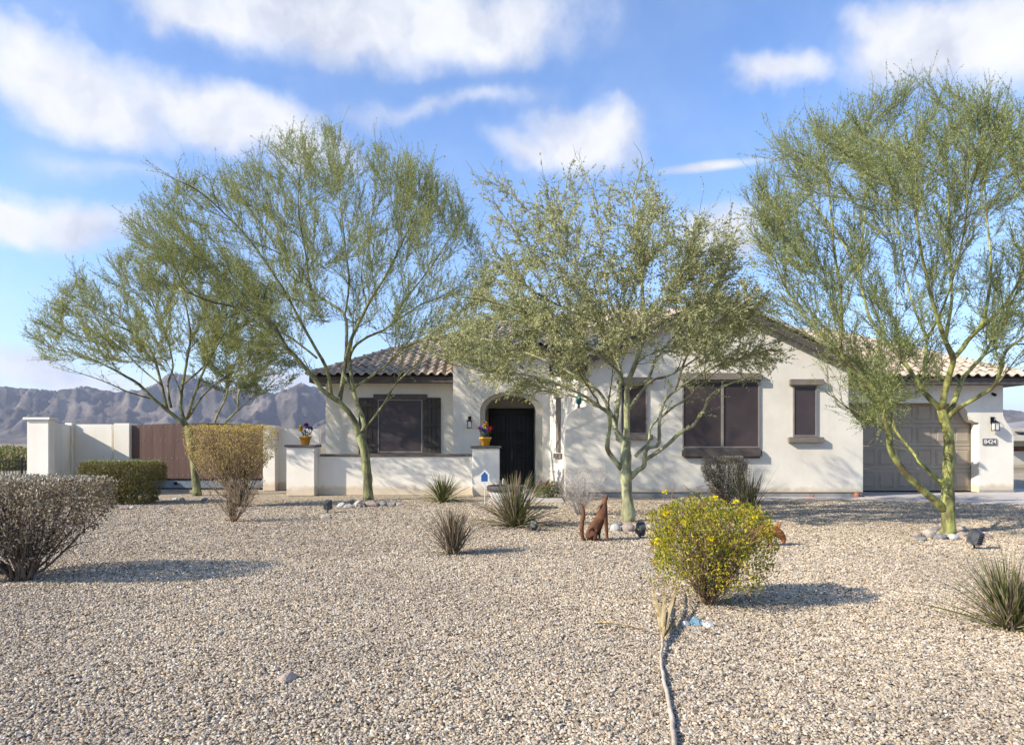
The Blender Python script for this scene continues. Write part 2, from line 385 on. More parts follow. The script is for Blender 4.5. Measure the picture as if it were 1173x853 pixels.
# clouds: (centre px,py) radii px, tilt deg, strength
CL = [((390, 0), 330, 90, 0, 1.0), ((560, 20), 130, 66, 0, .9), ((230, 0), 150, 40, 0, .8), ((85, 98), 165, 70, -8, 1.0), ((265, 130), 170, 50, -8, 1.0),
      ((10, 240), 110, 38, 0, 1), ((105, 255), 90, 34, -5, .9), ((672, 158), 84, 54, 0, 1.0), ((600, 178), 70, 26, -10, .6), ((815, 190), 80, 8, 0, .8),
      ((835, 255), 100, 44, 10, .9), ((885, 78), 75, 30, -15, .8), ((1060, 60), 140, 74, -5, 1.0), ((1150, 40), 150, 95, 0, 1.0), ((1000, 45), 70, 30, -25, .7),
      ((60, 425), 170, 32, 0, .75), ((330, 435), 120, 22, 0, .7), ((520, 122), 170, 22, 6, .42), ((150, 195), 150, 26, 0, .35), ((-250, 120), 200, 60, 0, .9), ((1450, 150), 160, 60, 0, .8), ((1170, 470), 150, 30, 0, .5)]
tot = None
for (c, rx, ry, t, s) in CL:
    a0, e0 = azel(*c); ax, _ = azel(c[0] + rx, c[1]); _, ey = azel(c[0], c[1] - ry)
    mp = nt.nodes.new('ShaderNodeMapping'); mp.vector_type = 'TEXTURE'
    mp.inputs['Location'].default_value = (a0, e0, 0); mp.inputs['Rotation'].default_value = (0, 0, math.radians(t)); mp.inputs['Scale'].default_value = (max(ax - a0, .05), max(ey - e0, .004), 1)
    L.new(vm.outputs[0] if ry > 9 else vthin.outputs[0], mp.inputs[0])
    ln = nt.nodes.new('ShaderNodeVectorMath'); ln.operation = 'LENGTH'; L.new(mp.outputs[0], ln.inputs[0])
    v = wm('MULTIPLY', wm('SUBTRACT', 1.15, ln.outputs['Value'], clamp=True), s * 1.25)
    tot = v if tot is None else wm('SMOOTH_MAX', tot, v, .2)
# generic clouds elsewhere in the sky
ng = noise_tex(nt, 2.6, 6, .6, tc.outputs['Generated'])
back = wm('MULTIPLY', wm('SUBTRACT', ng.outputs[0], .55, clamp=True), 3.0)
side = wm('SUBTRACT', .15, sx.outputs[1], clamp=True)
tot = wm('ADD', tot, wm('MULTIPLY', back, wm('MULTIPLY', side, 1.5, clamp=True)))
nf = noise_tex(nt, 7, 9, .60, cb.outputs[0]); nc_ = noise_tex(nt, 6, 5, .55, vm.outputs[0])
mask = wm('ADD', tot, wm('MULTIPLY', wm('MULTIPLY', wm('SUBTRACT', nf.outputs[0], .48), 1.2), wm('MULTIPLY', tot, 3.0, clamp=True)))
mr = nt.nodes.new('ShaderNodeMapRange'); mr.interpolation_type = 'SMOOTHSTEP'; mr.inputs['From Min'].default_value = -.02; mr.inputs['From Max'].default_value = 1.0; L.new(mask, mr.inputs[0])
# cloud body: white, greyer where thick
cr = ramp(nt, [(.34, (6.3, 6.4, 6.6)), (.46, (5.7, 5.85, 6.3)), (.60, (4.1, 4.4, 5.2))]); L.new(nc_.outputs[0], cr.inputs[0])
hz = wm('POWER', wm('SUBTRACT', 1, wm('ABSOLUTE', el), clamp=True), 9)     # whiter air low down
mh = nt.nodes.new('ShaderNodeMix'); mh.data_type = 'RGBA'; L.new(wm('MULTIPLY', hz, .80), mh.inputs[0]); mh.inputs[7].default_value = (5.8, 6.5, 7.7, 1)
tint = nt.nodes.new('ShaderNodeMix'); tint.data_type = 'RGBA'; tint.blend_type = 'MULTIPLY'; tint.inputs[0].default_value = 1; tint.inputs[7].default_value = (1.14, 1.42, 1.76, 1)
L.new(sky.outputs[0], tint.inputs[6]); L.new(tint.outputs[2], mh.inputs[6])
mc = nt.nodes.new('ShaderNodeMix'); mc.data_type = 'RGBA'; L.new(mr.outputs[0], mc.inputs[0]); L.new(mh.outputs[2], mc.inputs[6]); L.new(cr.outputs[0], mc.inputs[7])
L.new(mc.outputs[2], bg.inputs['Color'])
SKYTINT = tint
cd = bpy.data.cameras.new('camera'); cam = bpy.data.objects.new('camera', cd); COL.objects.link(cam); scene.camera = cam
cam.location = (0, 0, EYE); cam.rotation_euler = (PI/2, 0, 0); cd.lens = 24; cd.sensor_width = 36; cd.shift_y = 81.5/1173; cd.clip_end = 20000; cd.clip_start = .05
vsn = scene.view_settings; vsn.view_transform = 'Standard'; vsn.look = 'None'; vsn.gamma = 1; vsn.exposure = .72; vsn.use_curve_mapping = False
scene.cycles.max_bounces = 6; scene.cycles.transparent_max_bounces = 8
# ================================================================ SETTING
g = Geo(); S = 9000
g.add([(-S, -S, 0), (S, -S, 0), (S, S, 0), (-S, S, 0)], [(0, 1, 2, 3)])
tag(g.build('ground', M['ground']), kind='structure')
# driveway slab in front of the garage, a concrete walk to the porch
prism('driveway', [(4.6, 18.75), (9.3, 18.2), (11.2, 17.3), (13.5, 16.3), (18, 14.5), (30, 12), (40, 20), (40, 23), (15.4, 22.5), (15.4, 20.78), (9.96, 20.78), (9.96, 19.0), (4.6, 19.0)], .0, .02, M['concrete'], axis='z')['kind'] = 'structure'
prism('path', [(-.62, 17.6), (1.3, 17.2), (1.35, 19.3), (.9, 22), (-.9, 22), (-.55, 19.3)], .0, .06, M['concrete'], axis='z')['kind'] = 'structure'

# gravel: crushed stone lying on the ground near the viewer (uncountable -> stuff)
def gravel():
    me = bpy.data.meshes.new('gravel')
    def quad(y0, y1, m=1.12, e=.9): return [(-.75*m*y0 - e, y0, .004), (.75*m*y0 + e, y0, .004), (.75*m*y1 + e, y1, .004), (-.75*m*y1 - e, y1, .004)]
    V = quad(2.7, 5.2) + quad(5.2, 9.0) + quad(9.0, 18)
    me.from_pydata(V, [], [(0, 1, 2, 3), (4, 5, 6, 7), (8, 9, 10, 11)])
    a = me.attributes.new('dens', 'FLOAT', 'POINT'); a.data.foreach_set('value', [1050.0, 1050, 980, 980, 920, 920, 640, 640, 600, 600, 4, 4])
    a = me.attributes.new('size', 'FLOAT', 'POINT'); a.data.foreach_set('value', [.0070, .0070, .0075, .0075, .0075, .0075, .0090, .0090, .0090, .0090, .0120, .0120])
    me.materials.append(M['stone'])
    o = bpy.data.objects.new('gravel', me); COL.objects.link(o); tag(o, kind='stuff')
    t = bpy.data.node_groups.new('scatter', 'GeometryNodeTree')
    t.interface.new_socket('Geometry', in_out='INPUT', socket_type='NodeSocketGeometry'); t.interface.new_socket('Geometry', in_out='OUTPUT', socket_type='NodeSocketGeometry')
    N = t.nodes.new; K = t.links.new
    gi = N('NodeGroupInput'); go = N('NodeGroupOutput')
    dp = N('GeometryNodeDistributePointsOnFaces'); K(gi.outputs[0], dp.inputs['Mesh'])
    ad = N('GeometryNodeInputNamedAttribute'); ad.data_type = 'FLOAT'; ad.inputs['Name'].default_value = 'dens'; K(ad.outputs['Attribute'], dp.inputs['Density'])
    asz = N('GeometryNodeInputNamedAttribute'); asz.data_type = 'FLOAT'; asz.inputs['Name'].default_value = 'size'
    jg = N('GeometryNodeJoinGeometry')
    rk = random.Random(5)
    for k in range(6):                       # six little handfuls of six stones each
        jc = N('GeometryNodeJoinGeometry')
        for q in range(6):
            ic = N('GeometryNodeMeshIcoSphere'); ic.inputs['Radius'].default_value = 1; ic.inputs['Subdivisions'].default_value = 1
            pos = N('GeometryNodeInputPosition'); nz = N('ShaderNodeTexNoise'); nz.noise_dimensions = '4D'; nz.inputs['W'].default_value = k * 3.7 + q * 1.3; nz.inputs['Scale'].default_value = .9
            K(pos.outputs[0], nz.inputs['Vector'])
            sb = N('ShaderNodeVectorMath'); sb.operation = 'SUBTRACT'; K(nz.outputs['Color'], sb.inputs[0]); sb.inputs[1].default_value = (.5, .5, .5)
            sc = N('ShaderNodeVectorMath'); sc.operation = 'SCALE'; K(sb.outputs[0], sc.inputs[0]); sc.inputs['Scale'].default_value = 2.1
            sp = N('GeometryNodeSetPosition'); K(ic.outputs['Mesh'], sp.inputs['Geometry']); K(sc.outputs[0], sp.inputs['Offset'])
            tf = N('GeometryNodeTransform'); K(sp.outputs[0], tf.inputs['Geometry'])
            z = rk.choice([.55, .7, .85, 1, 1.15, 1.5]); an = q/6*2*PI + rk.uniform(-.4, .4); rr_ = 0 if q == 0 else rk.uniform(2.0, 4.2)
            tf.inputs['Scale'].default_value = (1.25*z, .95*z, .66*z); tf.inputs['Rotation'].default_value = (rk.uniform(-.6, .6), rk.uniform(-.6, .6), rk.uniform(0, 6.28)); tf.inputs['Translation'].default_value = (rr_*math.cos(an), rr_*math.sin(an), rk.uniform(-.25, .35))
            sa = N('GeometryNodeStoreNamedAttribute'); sa.data_type = 'FLOAT'; sa.domain = 'POINT'; sa.inputs['Name'].default_value = 'sid'; sa.inputs['Value'].default_value = rk.random()
            K(tf.outputs[0], sa.inputs['Geometry']); K(sa.outputs[0], jc.inputs[0])
        sm = N('GeometryNodeSetMaterial'); K(jc.outputs[0], sm.inputs['Geometry']); sm.inputs['Material'].default_value = M['stone']
        ss = N('GeometryNodeSetShadeSmooth'); K(sm.outputs[0], ss.inputs['Geometry']); ss.inputs['Shade Smooth'].default_value = False
        gti = N('GeometryNodeGeometryToInstance'); K(ss.outputs[0], gti.inputs[0]); K(gti.outputs[0], jg.inputs[0])
    ip = N('GeometryNodeInstanceOnPoints'); K(dp.outputs['Points'], ip.inputs['Points']); K(jg.outputs[0], ip.inputs['Instance']); ip.inputs['Pick Instance'].default_value = True
    rr = N('FunctionNodeRandomValue'); rr.data_type = 'FLOAT_VECTOR'; rr.inputs[0].default_value = (-.12, -.12, 0); rr.inputs[1].default_value = (.12, .12, 6.283)
    K(rr.outputs[0], ip.inputs['Rotation'])
    rs = N('FunctionNodeRandomValue'); rs.data_type = 'FLOAT'; rs.inputs['Min'].default_value = .72; rs.inputs['Max'].default_value = 1.30
    pw = N('ShaderNodeMath'); pw.operation = 'MULTIPLY'; K(rs.outputs[1], pw.inputs[0]); K(asz.outputs['Attribute'], pw.inputs[1]); K(pw.outputs[0], ip.inputs['Scale'])
    jo = N('GeometryNodeJoinGeometry'); K(ip.outputs[0], jo.inputs[0]); K(jo.outputs[0], go.inputs[0])
    md = o.modifiers.new('scatter', 'NODES'); md.node_group = t
gravel()

# mountains: eroded ridges a few kilometres off
def mountains():
    m, nt, b = mat_new('desert_mountain'); L = nt.links
    tc = nt.nodes.new('ShaderNodeTexCoord'); n = noise_tex(nt, .006, 10, .68, tc.outputs['Object'])
    r = ramp(nt, [(.36, (.060, .055, .042)), (.50, (.125, .105, .088)), (.62, (.21, .175, .145))]); L.new(n.outputs[0], r.inputs[0]); L.new(r.outputs[0], b.inputs['Base Color'])
    b.inputs['Roughness'].default_value = 1; b.inputs['Specular IOR Level'].default_value = 0
    n2 = noise_tex(nt, .02, 10, .7, tc.outputs['Object']); bp = nt.nodes.new('ShaderNodeBump'); bp.inputs['Strength'].default_value = 1; bp.inputs['Distance'].default_value = 26
    L.new(n2.outputs[0], bp.inputs['Height']); L.new(bp.outputs[0], b.inputs['Normal'])
    pr = [(-900, 40), (-500, 60), (-200, 58), (0, 68), (35, 63), (62, 60), (100, 67), (130, 59), (160, 62), (197, 82), (235, 73), (262, 65), (290, 70), (314, 56), (345, 70), (372, 63), (400, 74), (470, 66), (600, 50), (760, 40), (900, 34), (1050, 40), (1150, 39), (1173, 37), (1300, 45), (1600, 40), (2200, 30)]
    pa = [math.atan((p - 586.5) / FOC) for p, _ in pr]; ph = [h / FOC for _, h in pr]
    na, nr = 900, 90
    A = np.linspace(math.atan(-1500/FOC), math.atan(1700/FOC), na); T = np.linspace(0, 1, nr)
    D0, D1 = 2600.0, 4400.0
    H = np.interp(A, pa, ph)
    V = np.zeros((na, nr, 3))
    for i, a in enumerate(A):
        for j, t in enumerate(T):
            d = D0 + (D1 - D0) * t                     # depth along +Y
            x = math.tan(a) * d
            q = Vector((x * .0011, d * .0011, 0))
            rid = mnoise.ridged_multi_fractal(q, .9, 2.1, 7, 1.0, 2.0)
            rid2 = mnoise.fractal(Vector((x * .004, d * .0016, 3)), .8, 2.0, 5)
            rid3 = -abs(mnoise.noise(Vector((x * .0085 + rid, d * .004, 9)))) * 1.6
            e = math.sin(min(t, 1) * PI / 1.25) ** 1.15 if t < .62 else 1.0 * (1 - (t - .62) / .38) ** .8
            h = H[i] * 3800 * e
            z = h * (.22 + .36 * rid + .30 * rid2 + .26 * rid3) if t > .02 else -20
            V[i, j] = (x, d, max(z, -20))
    # keep each column's skyline at the measured height
    for i in range(na):
        mx = (V[i, :, 2] / V[i, :, 1]).max()
        k = H[i] / mx
        k = .55 * k + .45 * k
        V[i, :, 2] = np.where(V[i, :, 2] > 0, V[i, :, 2] * k, V[i, :, 2])
    sk = np.array([mnoise.fractal(Vector((a * 26, 0, 0)), .9, 2, 6) for a in A])
    sk2 = np.array([mnoise.fractal(Vector((a * 95, 5, 0)), .7, 2, 4) for a in A])
    V[:, :, 2] *= (1 + .05 * sk + .022 * sk2)[:, None]
    g = Geo(); idx = np.arange(na * nr).reshape(na, nr)
    F = np.stack([idx[:-1, :-1], idx[1:, :-1], idx[1:, 1:], idx[:-1, 1:]], -1).reshape(-1, 4)
    g.add(V.reshape(-1, 3), F); tag(g.build('mountains', m, smooth=True), kind='structure')
mountains()
HAZE = True
if HAZE:
    m = bpy.data.materials.new('haze_air'); m.use_nodes = True; nt = m.node_tree
    nt.nodes.remove(nt.nodes['Principled BSDF']); pv = nt.nodes.new('ShaderNodeVolumePrincipled')
    pv.inputs['Color'].default_value = (.74, .80, 1, 1); pv.inputs['Density'].default_value = 7.0e-5; pv.inputs['Anisotropy'].default_value = .1
    nt.links.new(pv.outputs[0], nt.nodes['Material Output'].inputs['Volume'])
    g = Geo(); g.box(-9050, 9050, -9050, 9050, -60, 560); tag(g.build('haze', m), kind='stuff')

# ================================================================ HOUSE
house = thing('house', 'single storey cream stucco house with tiled roof, arched entry and taupe garage door', 'house', loc=(0, 19.2, 0))
def up(o): # parts are modelled in world space; hang them on the house empty
    o.matrix_parent_inverse = house.matrix_world.inverted(); return o
house.location = (0, 0, 0)
H = house
PITCH = .48
def arc(cx, cz, rx, rz, a0, a1, n=10):
    return [(cx + rx*math.cos(math.radians(a0+(a1-a0)*i/n)), cz + rz*math.sin(math.radians(a0+(a1-a0)*i/n))) for i in range(n+1)]

# --- gabled wing (centre right)
d = 19.2
xl, xlu, xr, xru = 1.50, 2.12, 9.87, 9.46
ze = 3.70; xm = 5.68; zr = ze + PITCH * (xru - xm) + .0
zl = ze + PITCH * (xru - xm) - PITCH * (xm - xlu)
out = [(xl, .14), (xl, Z(485, d))] + arc(xlu, Z(485, d), xlu - xl, .48, 180, 90, 8)[1:] + [(xlu, zl), (xm, zr), (xru, ze), (xru, Z(462, d))] \
    + [(xru + .04, Z(470, d)), (xru + .13, Z(476, d)), (xru + .26, Z(481, d)), (xru + .37, Z(486, d)), (xr, Z(492, d)), (xr, .14)]
prism('wall', out, d, d + .38, M['stucco'], H)
prism('wall', [(xlu - .02, .14), (xlu - .02, 3.5), (xru - .02, 3.5), (xru - .02, .14)], d + .40, 28, M['stucco'], H)
# obliquely set side wall of the entry, in full sun, with a narrow window niche
def slab(name, p, q, z0, z1, th, mat, parent, side=1):
    p = Vector((*p, 0)); q = Vector((*q, 0)); t = (q - p).normalized(); n = Vector((-t.y, t.x, 0)) * th * side
    g = Geo(); c = [p, q, q + n, p + n]
    g.add([(v.x, v.y, z0) for v in c] + [(v.x, v.y, z1) for v in c], [(0,3,2,1),(4,5,6,7),(0,1,5,4),(1,2,6,5),(2,3,7,6),(3,0,4,7)])
    return g.build(name, mat, parent)
sp, sq = (2.10, 19.22), (1.12, 21.3)
def on_side(t, off=0):
    p = Vector(sp); q = Vector(sq); v = p.lerp(q, t); n = Vector((-(q-p).y, (q-p).x)).normalized()
    n = n if n.x < 0 else -n
    v = v + n * off; return (v.x, v.y)
slab('wall', sp, sq, .05, 3.55, .3, M['stucco_wall'], H, -1)
side_win = slab('window', on_side(.64, .012), on_side(.77, .012), Z(518, 20.8), Z(456, 20.8), .05, M['trim_lit'], H, -1)
slab('sill', on_side(.60, .06), on_side(.80, .06), Z(524.5, 20.8), Z(519, 20.8), .12, M['trim_lit'], side_win, -1)
slab('header', on_side(.58, .07), on_side(.82, .07), Z(455.5, 20.8), Z(449, 20.8), .14, M['stucco_wall'], side_win, -1)
# stem wall and its shadow joint
bbox('stem_wall', xl + .02, xr - .02, d + .03, d + .36, -.05, .136, M['stem'], H, 0)

# --- porch wall with the arched entry
PD = 21.2; WD = 21.75
d = PD
px0, px1 = X(519, d), 1.16
ax0, ax1 = X(550, d), X(621.5, d); acx = (ax0 + ax1) / 2
zs = Z(470, d)
zt = Z(402, d)
def arch_out(x0, x1, zsp, rise): return [(x0, 0.04), (x0, zsp)] + arc((x0+x1)/2, zsp, (x1-x0)/2, rise, 180, 0, 16)[1:-1] + [(x1, zsp), (x1, 0.04)]
prism('wall', [(px0, .04), (px0, zt), (px1, zt), (px1, .04)] + arch_out(ax0, ax1, zs, .60)[::-1], d, d + .16, M['stucco'], H)
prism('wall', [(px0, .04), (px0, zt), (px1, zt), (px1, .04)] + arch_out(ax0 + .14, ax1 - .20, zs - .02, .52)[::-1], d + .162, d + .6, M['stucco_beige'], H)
g = Geo(); g.box(px0, px0 + .2, d + .602, 25.5, .04, zt); g.build('wall', M['stucco'], H)
g = Geo(); g.box(px1 - .06, px1 + .9, d + .602, 25, .04, zt); g.build('wall', M['stucco'], H)
dy = PD + 1.9
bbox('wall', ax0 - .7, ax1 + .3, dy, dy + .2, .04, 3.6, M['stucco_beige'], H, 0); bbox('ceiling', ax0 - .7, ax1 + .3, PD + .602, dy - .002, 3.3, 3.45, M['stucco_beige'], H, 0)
# door: tall black iron double door with scrollwork
dx0, dx1 = X(562, dy), X(609, dy); dz = 2.62
door = bbox('door', dx0, dx1, dy - .10, dy - .005, .06, dz, M['door'], H, .01)
dm = (dx0 + dx1) / 2
g = Geo()
for s in (-1, 1):
    a, b2 = (dx0 + .07, dm - .05) if s < 0 else (dm + .05, dx1 - .07)
    for (u0, u1, v0, v1) in ((a, b2, .25, .30), (a, b2, dz - .17, dz - .12), (a, a + .035, .25, dz - .12), (b2 - .035, b2, .25, dz - .12), (a, b2, 1.0, 1.04)):
        g.box(u0, u1, dy - .125, dy - .101, v0, v1)
    w_ = (b2 - a)
    for k in range(4):
        cx_ = a + w_ * (.25 + .5 * (k % 2)); cz_ = 1.35 + .36 * (k // 2) * 1.2
        th = np.linspace(0, 3.4 * PI, 26); rr = .03 + .012 * th
        P = np.stack([cx_ + rr * np.cos(th) * (1 if k % 2 else -1), np.full(26, dy - .115), cz_ + rr * np.sin(th)], -1)
        tubes(g, P, np.full(26, .009), 5)
    for k in range(3): tubes(g, [(a + w_ * (.25 * (k+1)), dy - .112, .3), (a + w_ * (.25 * (k+1)), dy - .112, dz - .15)], [.009, .009], 6)
g.build('scrollwork', M['black'], door)
g = Geo(); tubes(g, [(dm + .03, dy - .17, .95), (dm + .03, dy - .19, 1.15), (dm + .03, dy - .17, 1.35)], [.014]*3, 8); g.build('handle', M['frame_metal'], door, True)
bbox('door_frame', dx0 - .07, dx1 + .07, dy - .06, dy - .004, .05, dz + .07, M['black'], H, .01)

# --- left wing
d = WD; lx0 = X(373, d)
wl = prism('wall', [(lx0, .03), (lx0, Z(436, d)), (px0 + .1, Z(436, d)), (px0 + .1, .03)], d, 27.5, M['stucco_wing'], H)

# --- garage wing
GD = 20.8; d = GD
gx1 = X(1149, d); gz = Z(437, d)
ox0, ox1, oz = 9.62, X(1121.5, d), Z(461, d)
zf = Z(479, d); zf2 = Z(497, d); gxf = X(1161, d)
opening = [(ox1, .02), (ox1, Z(484, d)), (ox1 - .12, Z(483.2, d)), (ox1 - .22, Z(481, d)), (ox1 - .31, Z(476, d)), (ox1 - .38, Z(470, d)), (ox1 - .50, Z(465, d)), (ox1 - .68, Z(462, d)), (ox1 - .9, oz), (ox0, oz), (ox0, .02)]
prism('wall', [(9.42, .02), (9.42, gz), (gx1, gz), (gx1, zf + .1), (gx1 + .03, zf), (gx1 + .09, zf - .1), (gx1 + .2, zf - .25), (gx1 + .28, zf2 + .04), (gxf, zf2 - .05), (gxf, .12), (gxf - .02, .12), (gxf - .02, .02)] + opening, d, d + .36, M['stucco'], H)
g = Geo(); g.box(gx1 - .3, gx1 - .01, d + .362, 28, .02, gz); g.build('wall', M['stucco'], H)
# stem-wall line on the pier
bbox('stem_wall', ox1 + .01, gxf + .012, d - .010, d - .002, .02, .09, M['stem'], H, 0)
# garage door: sectional, raised panels
dyg = d + .42
g = Geo()
rows = 4; rh = (oz + .05) / rows
nc = 8; cw = (ox1 - ox0 + .1) / nc
gdoor = None
for r_ in range(rows):
    z0, z1 = .03 + r_ * rh, .03 + (r_ + 1) * rh - .012
    g.box(ox0 - .05, ox1 + .05, dyg, dyg + .05, z0, z1, .5)
    for c_ in range(nc):
        a, b2 = ox0 - .05 + c_ * cw + .07, ox0 - .05 + (c_ + 1) * cw - .07
        # embossed frame + raised field
        g.box(a, b2, dyg - .010, dyg - .0005, z0 + .10, z0 + .112, .5); g.box(a, b2, dyg - .010, dyg - .0005, z1 - .112, z1 - .10, .5)
        g.box(a, a + .012, dyg - .010, dyg - .0005, z0 + .112, z1 - .112, .5); g.box(b2 - .012, b2, dyg - .010, dyg - .0005, z0 + .112, z1 - .112, .5)
        V = [(a + .03, dyg - .001, z0 + .13), (b2 - .03, dyg - .001, z0 + .13), (b2 - .03, dyg - .001, z1 - .13), (a + .03, dyg - .001, z1 - .13),
             (a + .055, dyg - .016, z0 + .155), (b2 - .055, dyg - .016, z0 + .155), (b2 - .055, dyg - .016, z1 - .155), (a + .055, dyg - .016, z1 - .155)]
        g.add(V, [(4, 5, 6, 7), (0, 1, 5, 4), (1, 2, 6, 5), (2, 3, 7, 6), (3, 0, 4, 7)])
gdo = g.build('garage_door', M['garage'], H)
bbox('rubber_seal', ox0 - .04, ox1 + .04, dyg - .015, dyg + .03, .012, .045, M['black'], gdo, 0)

# --- windows
def window(x0, x1, z0, z1, y, header=None, sill=None, mull=(), rounded=False, band=False):
    f = .035
    g = Geo(); g.box(x0, x0 + f, y - .045, y - .002, z0, z1); g.box(x1 - f, x1, y - .045, y - .002, z0, z1)
    g.box(x0 + f, x1 - f, y - .045, y - .002, z0, z0 + f); g.box(x0 + f, x1 - f, y - .045, y - .002, z1 - f, z1)
    for m_ in mull: g.box(m_ - .035, m_ + .035, y - .050, y - .002, z0 + f + .001, z1 - f - .001)
    wd = g.build('window', M['frame_metal'], H)
    bbox('screen', x0 + f + .002, x1 - f - .002, y - .024, y - .004, z0 + f + .002, z1 - f - .002, M['screen'], wd, 0)
    if header:
        a, b2, h0, h1, dp = header
        bbox('header', a, b2, y - dp, y - .001, h0, h1, M['trim_lit'] if rounded or dp > .1 else M['trim'], wd, .05 if rounded else .012, 4)
    if sill:
        a, b2, h0, h1, dp = sill
        bbox('sill', a, b2, y - dp, y - .001, h0, h1, M['trim'] if rounded else M['trim_lit'], wd, .05 if rounded else .012, 4)
    return wd
d = 19.2
w1 = window(X(781.5, d), X(869.5, d), Z(512.5, d), Z(437, d), d, (X(779, d), X(872.5, d), Z(437, d), Z(427.5, d), .16), (X(780.5, d), X(871.5, d), Z(524.5, d), Z(513, d), .15), [X(827, d)], True)
w2 = window(X(908, d), X(935, d), Z(499.5, d), Z(441.5, d), d, (X(903.5, d), X(942, d), Z(441.5, d), Z(434.5, d), .13), (X(902, d), X(942, d), Z(507, d), Z(500.5, d), .13))
w3 = window(X(711, d), X(741, d), Z(497, d), Z(439.5, d), d, (X(706, d), X(747, d), Z(439.5, d), Z(432.5, d), .13), (X(705, d), X(747, d), Z(504, d), Z(497.5, d), .13))
d = WD
w4 = window(X(433, d), X(484, d), Z(518, d), Z(457.5, d), d, (X(428, d), X(489.5, d), Z(457.5, d), Z(451.5, d), .07), None)
bbox('sill', X(411, d), X(505, d), d - .06, d - .001, Z(521.5, d), Z(518.4, d), M['trim'], w4, .01)
for (a, b2) in ((411, 432.6), (484.6, 505)):
    a, b2 = X(a, d), X(b2, d); g = Geo(); z0, z1 = Z(518.2, d), Z(455.5, d)
    n_ = 4; pw = (b2 - a) / n_
    for k in range(n_): g.box(a + k*pw + .006, a + (k+1)*pw - .006, d - .05, d - .004, z0, z1)
    g.box(a, b2, d - .012, d - .003, z0, z1)
    for zz in (z0 + .18, (z0+z1)/2 - .05, z1 - .30): g.box(a + .01, b2 - .01, d - .072, d - .051, zz, zz + .11)
    sh = g.build('shutter', M['shutter'], H)
    for zz in (z0 + .235, z1 - .245):
        for xx in (a + .06, b2 - .06): bbox('stud', xx - .012, xx + .012, d - .082, d - .073, zz - .012, zz + .012, M['black'], sh, .002)

# --- roofs: S-tiles laid course by course
def in_poly(U, V, poly):
    ins = np.zeros(len(U), bool); n = len(poly)
    for i in range(n):
        x1, y1 = poly[i]; x2, y2 = poly[(i+1) % n]
        c = ((y1 > V) != (y2 > V)) & (U < (x2-x1)*(V-y1)/((y2-y1) + 1e-12) + x1); ins ^= c
    return ins
ROOF = Geo(); DECK = Geo()
def roof_plane(pts, eave=(0, 1), lift=.05):
    P = [Vector(p) for p in pts]; o = P[eave[0]]; u = (P[eave[1]] - o).normalized()
    n = None
    for k in range(2, len(P) + 1):
        n = u.cross(P[k % len(P)] - o)
        if n.length > .1: break
    n.normalize();  n = n if n.z > 0 else -n
    v = n.cross(u); v = v if v.z > 0 else -v
    poly = [((p - o).dot(u), (p - o).dot(v)) for p in P]
    us = [q[0] for q in poly]; vs_ = [q[1] for q in poly]
    tw, tl = .29, .37
    iu = np.arange(math.floor(min(us)/tw), math.ceil(max(us)/tw)); iv = np.arange(0, math.ceil(max(vs_)/tl))
    A, B = np.meshgrid(iu * tw, iv * tl - .06); A = A.ravel(); B = B.ravel()
    ok = in_poly(A + tw/2, np.clip(B + tl/2, .01, None), poly); A = A[ok]; B = B[ok]
    ns = 8; t = np.linspace(0, 1, ns)
    hs = np.where(t < .62, .075*np.sin(t/.62*PI)**.8, -.012*np.sin((t-.62)/.38*PI))
    hs = np.nan_to_num(hs)
    un = np.array(u); vn = np.array(v); nn = np.array(n); on = np.array(o)
    jit = RG.normal(0, .004, len(A))
    rows_ = []
    for (dv, dh) in ((-.0, .030), (-.0, .052), (tl + .02, .012)):
        pos = on + (A[:, None] + t[None]*tw)[..., None]*un + (B[:, None, None] + dv)*vn + (hs[None] + dh + lift - .03 + jit[:, None])[..., None]*nn
        rows_.append(pos)
    V = np.stack(rows_, 1)   # n,3,ns,3
    N_ = len(A); base = (np.arange(N_)*3*ns)[:, None, None]; r_ = np.arange(2)[None, :, None]*ns; c_ = np.arange(ns-1)[None, None]
    F = np.stack([base+r_+c_, base+r_+c_+1, base+r_+ns+c_+1, base+r_+ns+c_], -1).reshape(-1, 4)
    ROOF.add(V.reshape(-1, 3), F, np.repeat(RG.random(N_), 2*(ns-1)))
    V = [tuple(p + n*.002) for p in P]
    DECK.add([tuple(p - n*.015) for p in P], [tuple(range(len(P)))])
def ridge(p, q):
    p = Vector(p); q = Vector(q); L_ = (q-p).length; n_ = max(1, int(L_/.36)); t = (q-p)/n_
    w_ = t.cross(Vector((0, 0, 1))).normalized(); up_ = w_.cross(t).normalized(); up_ = up_ if up_.z > 0 else -up_
    a = np.linspace(0, PI, 7)
    for k in range(n_):
        s0 = p + t*k - t*.06; s1 = p + t*(k+1)
        V = []
        for (s_, rad, hh) in ((s0, .115, .045), (s0, .095, .045), (s1, .095, .02)):
            for x in a: V.append(tuple(s_ + w_*rad*math.cos(x)*1.1 + up_*(rad*math.sin(x) + hh)))
        F = [(r*7+c, r*7+c+1, (r+1)*7+c+1, (r+1)*7+c) for r in (0, 1) for c in range(6)]
        ROOF.add(V, F, random.random())
FAS = Geo()
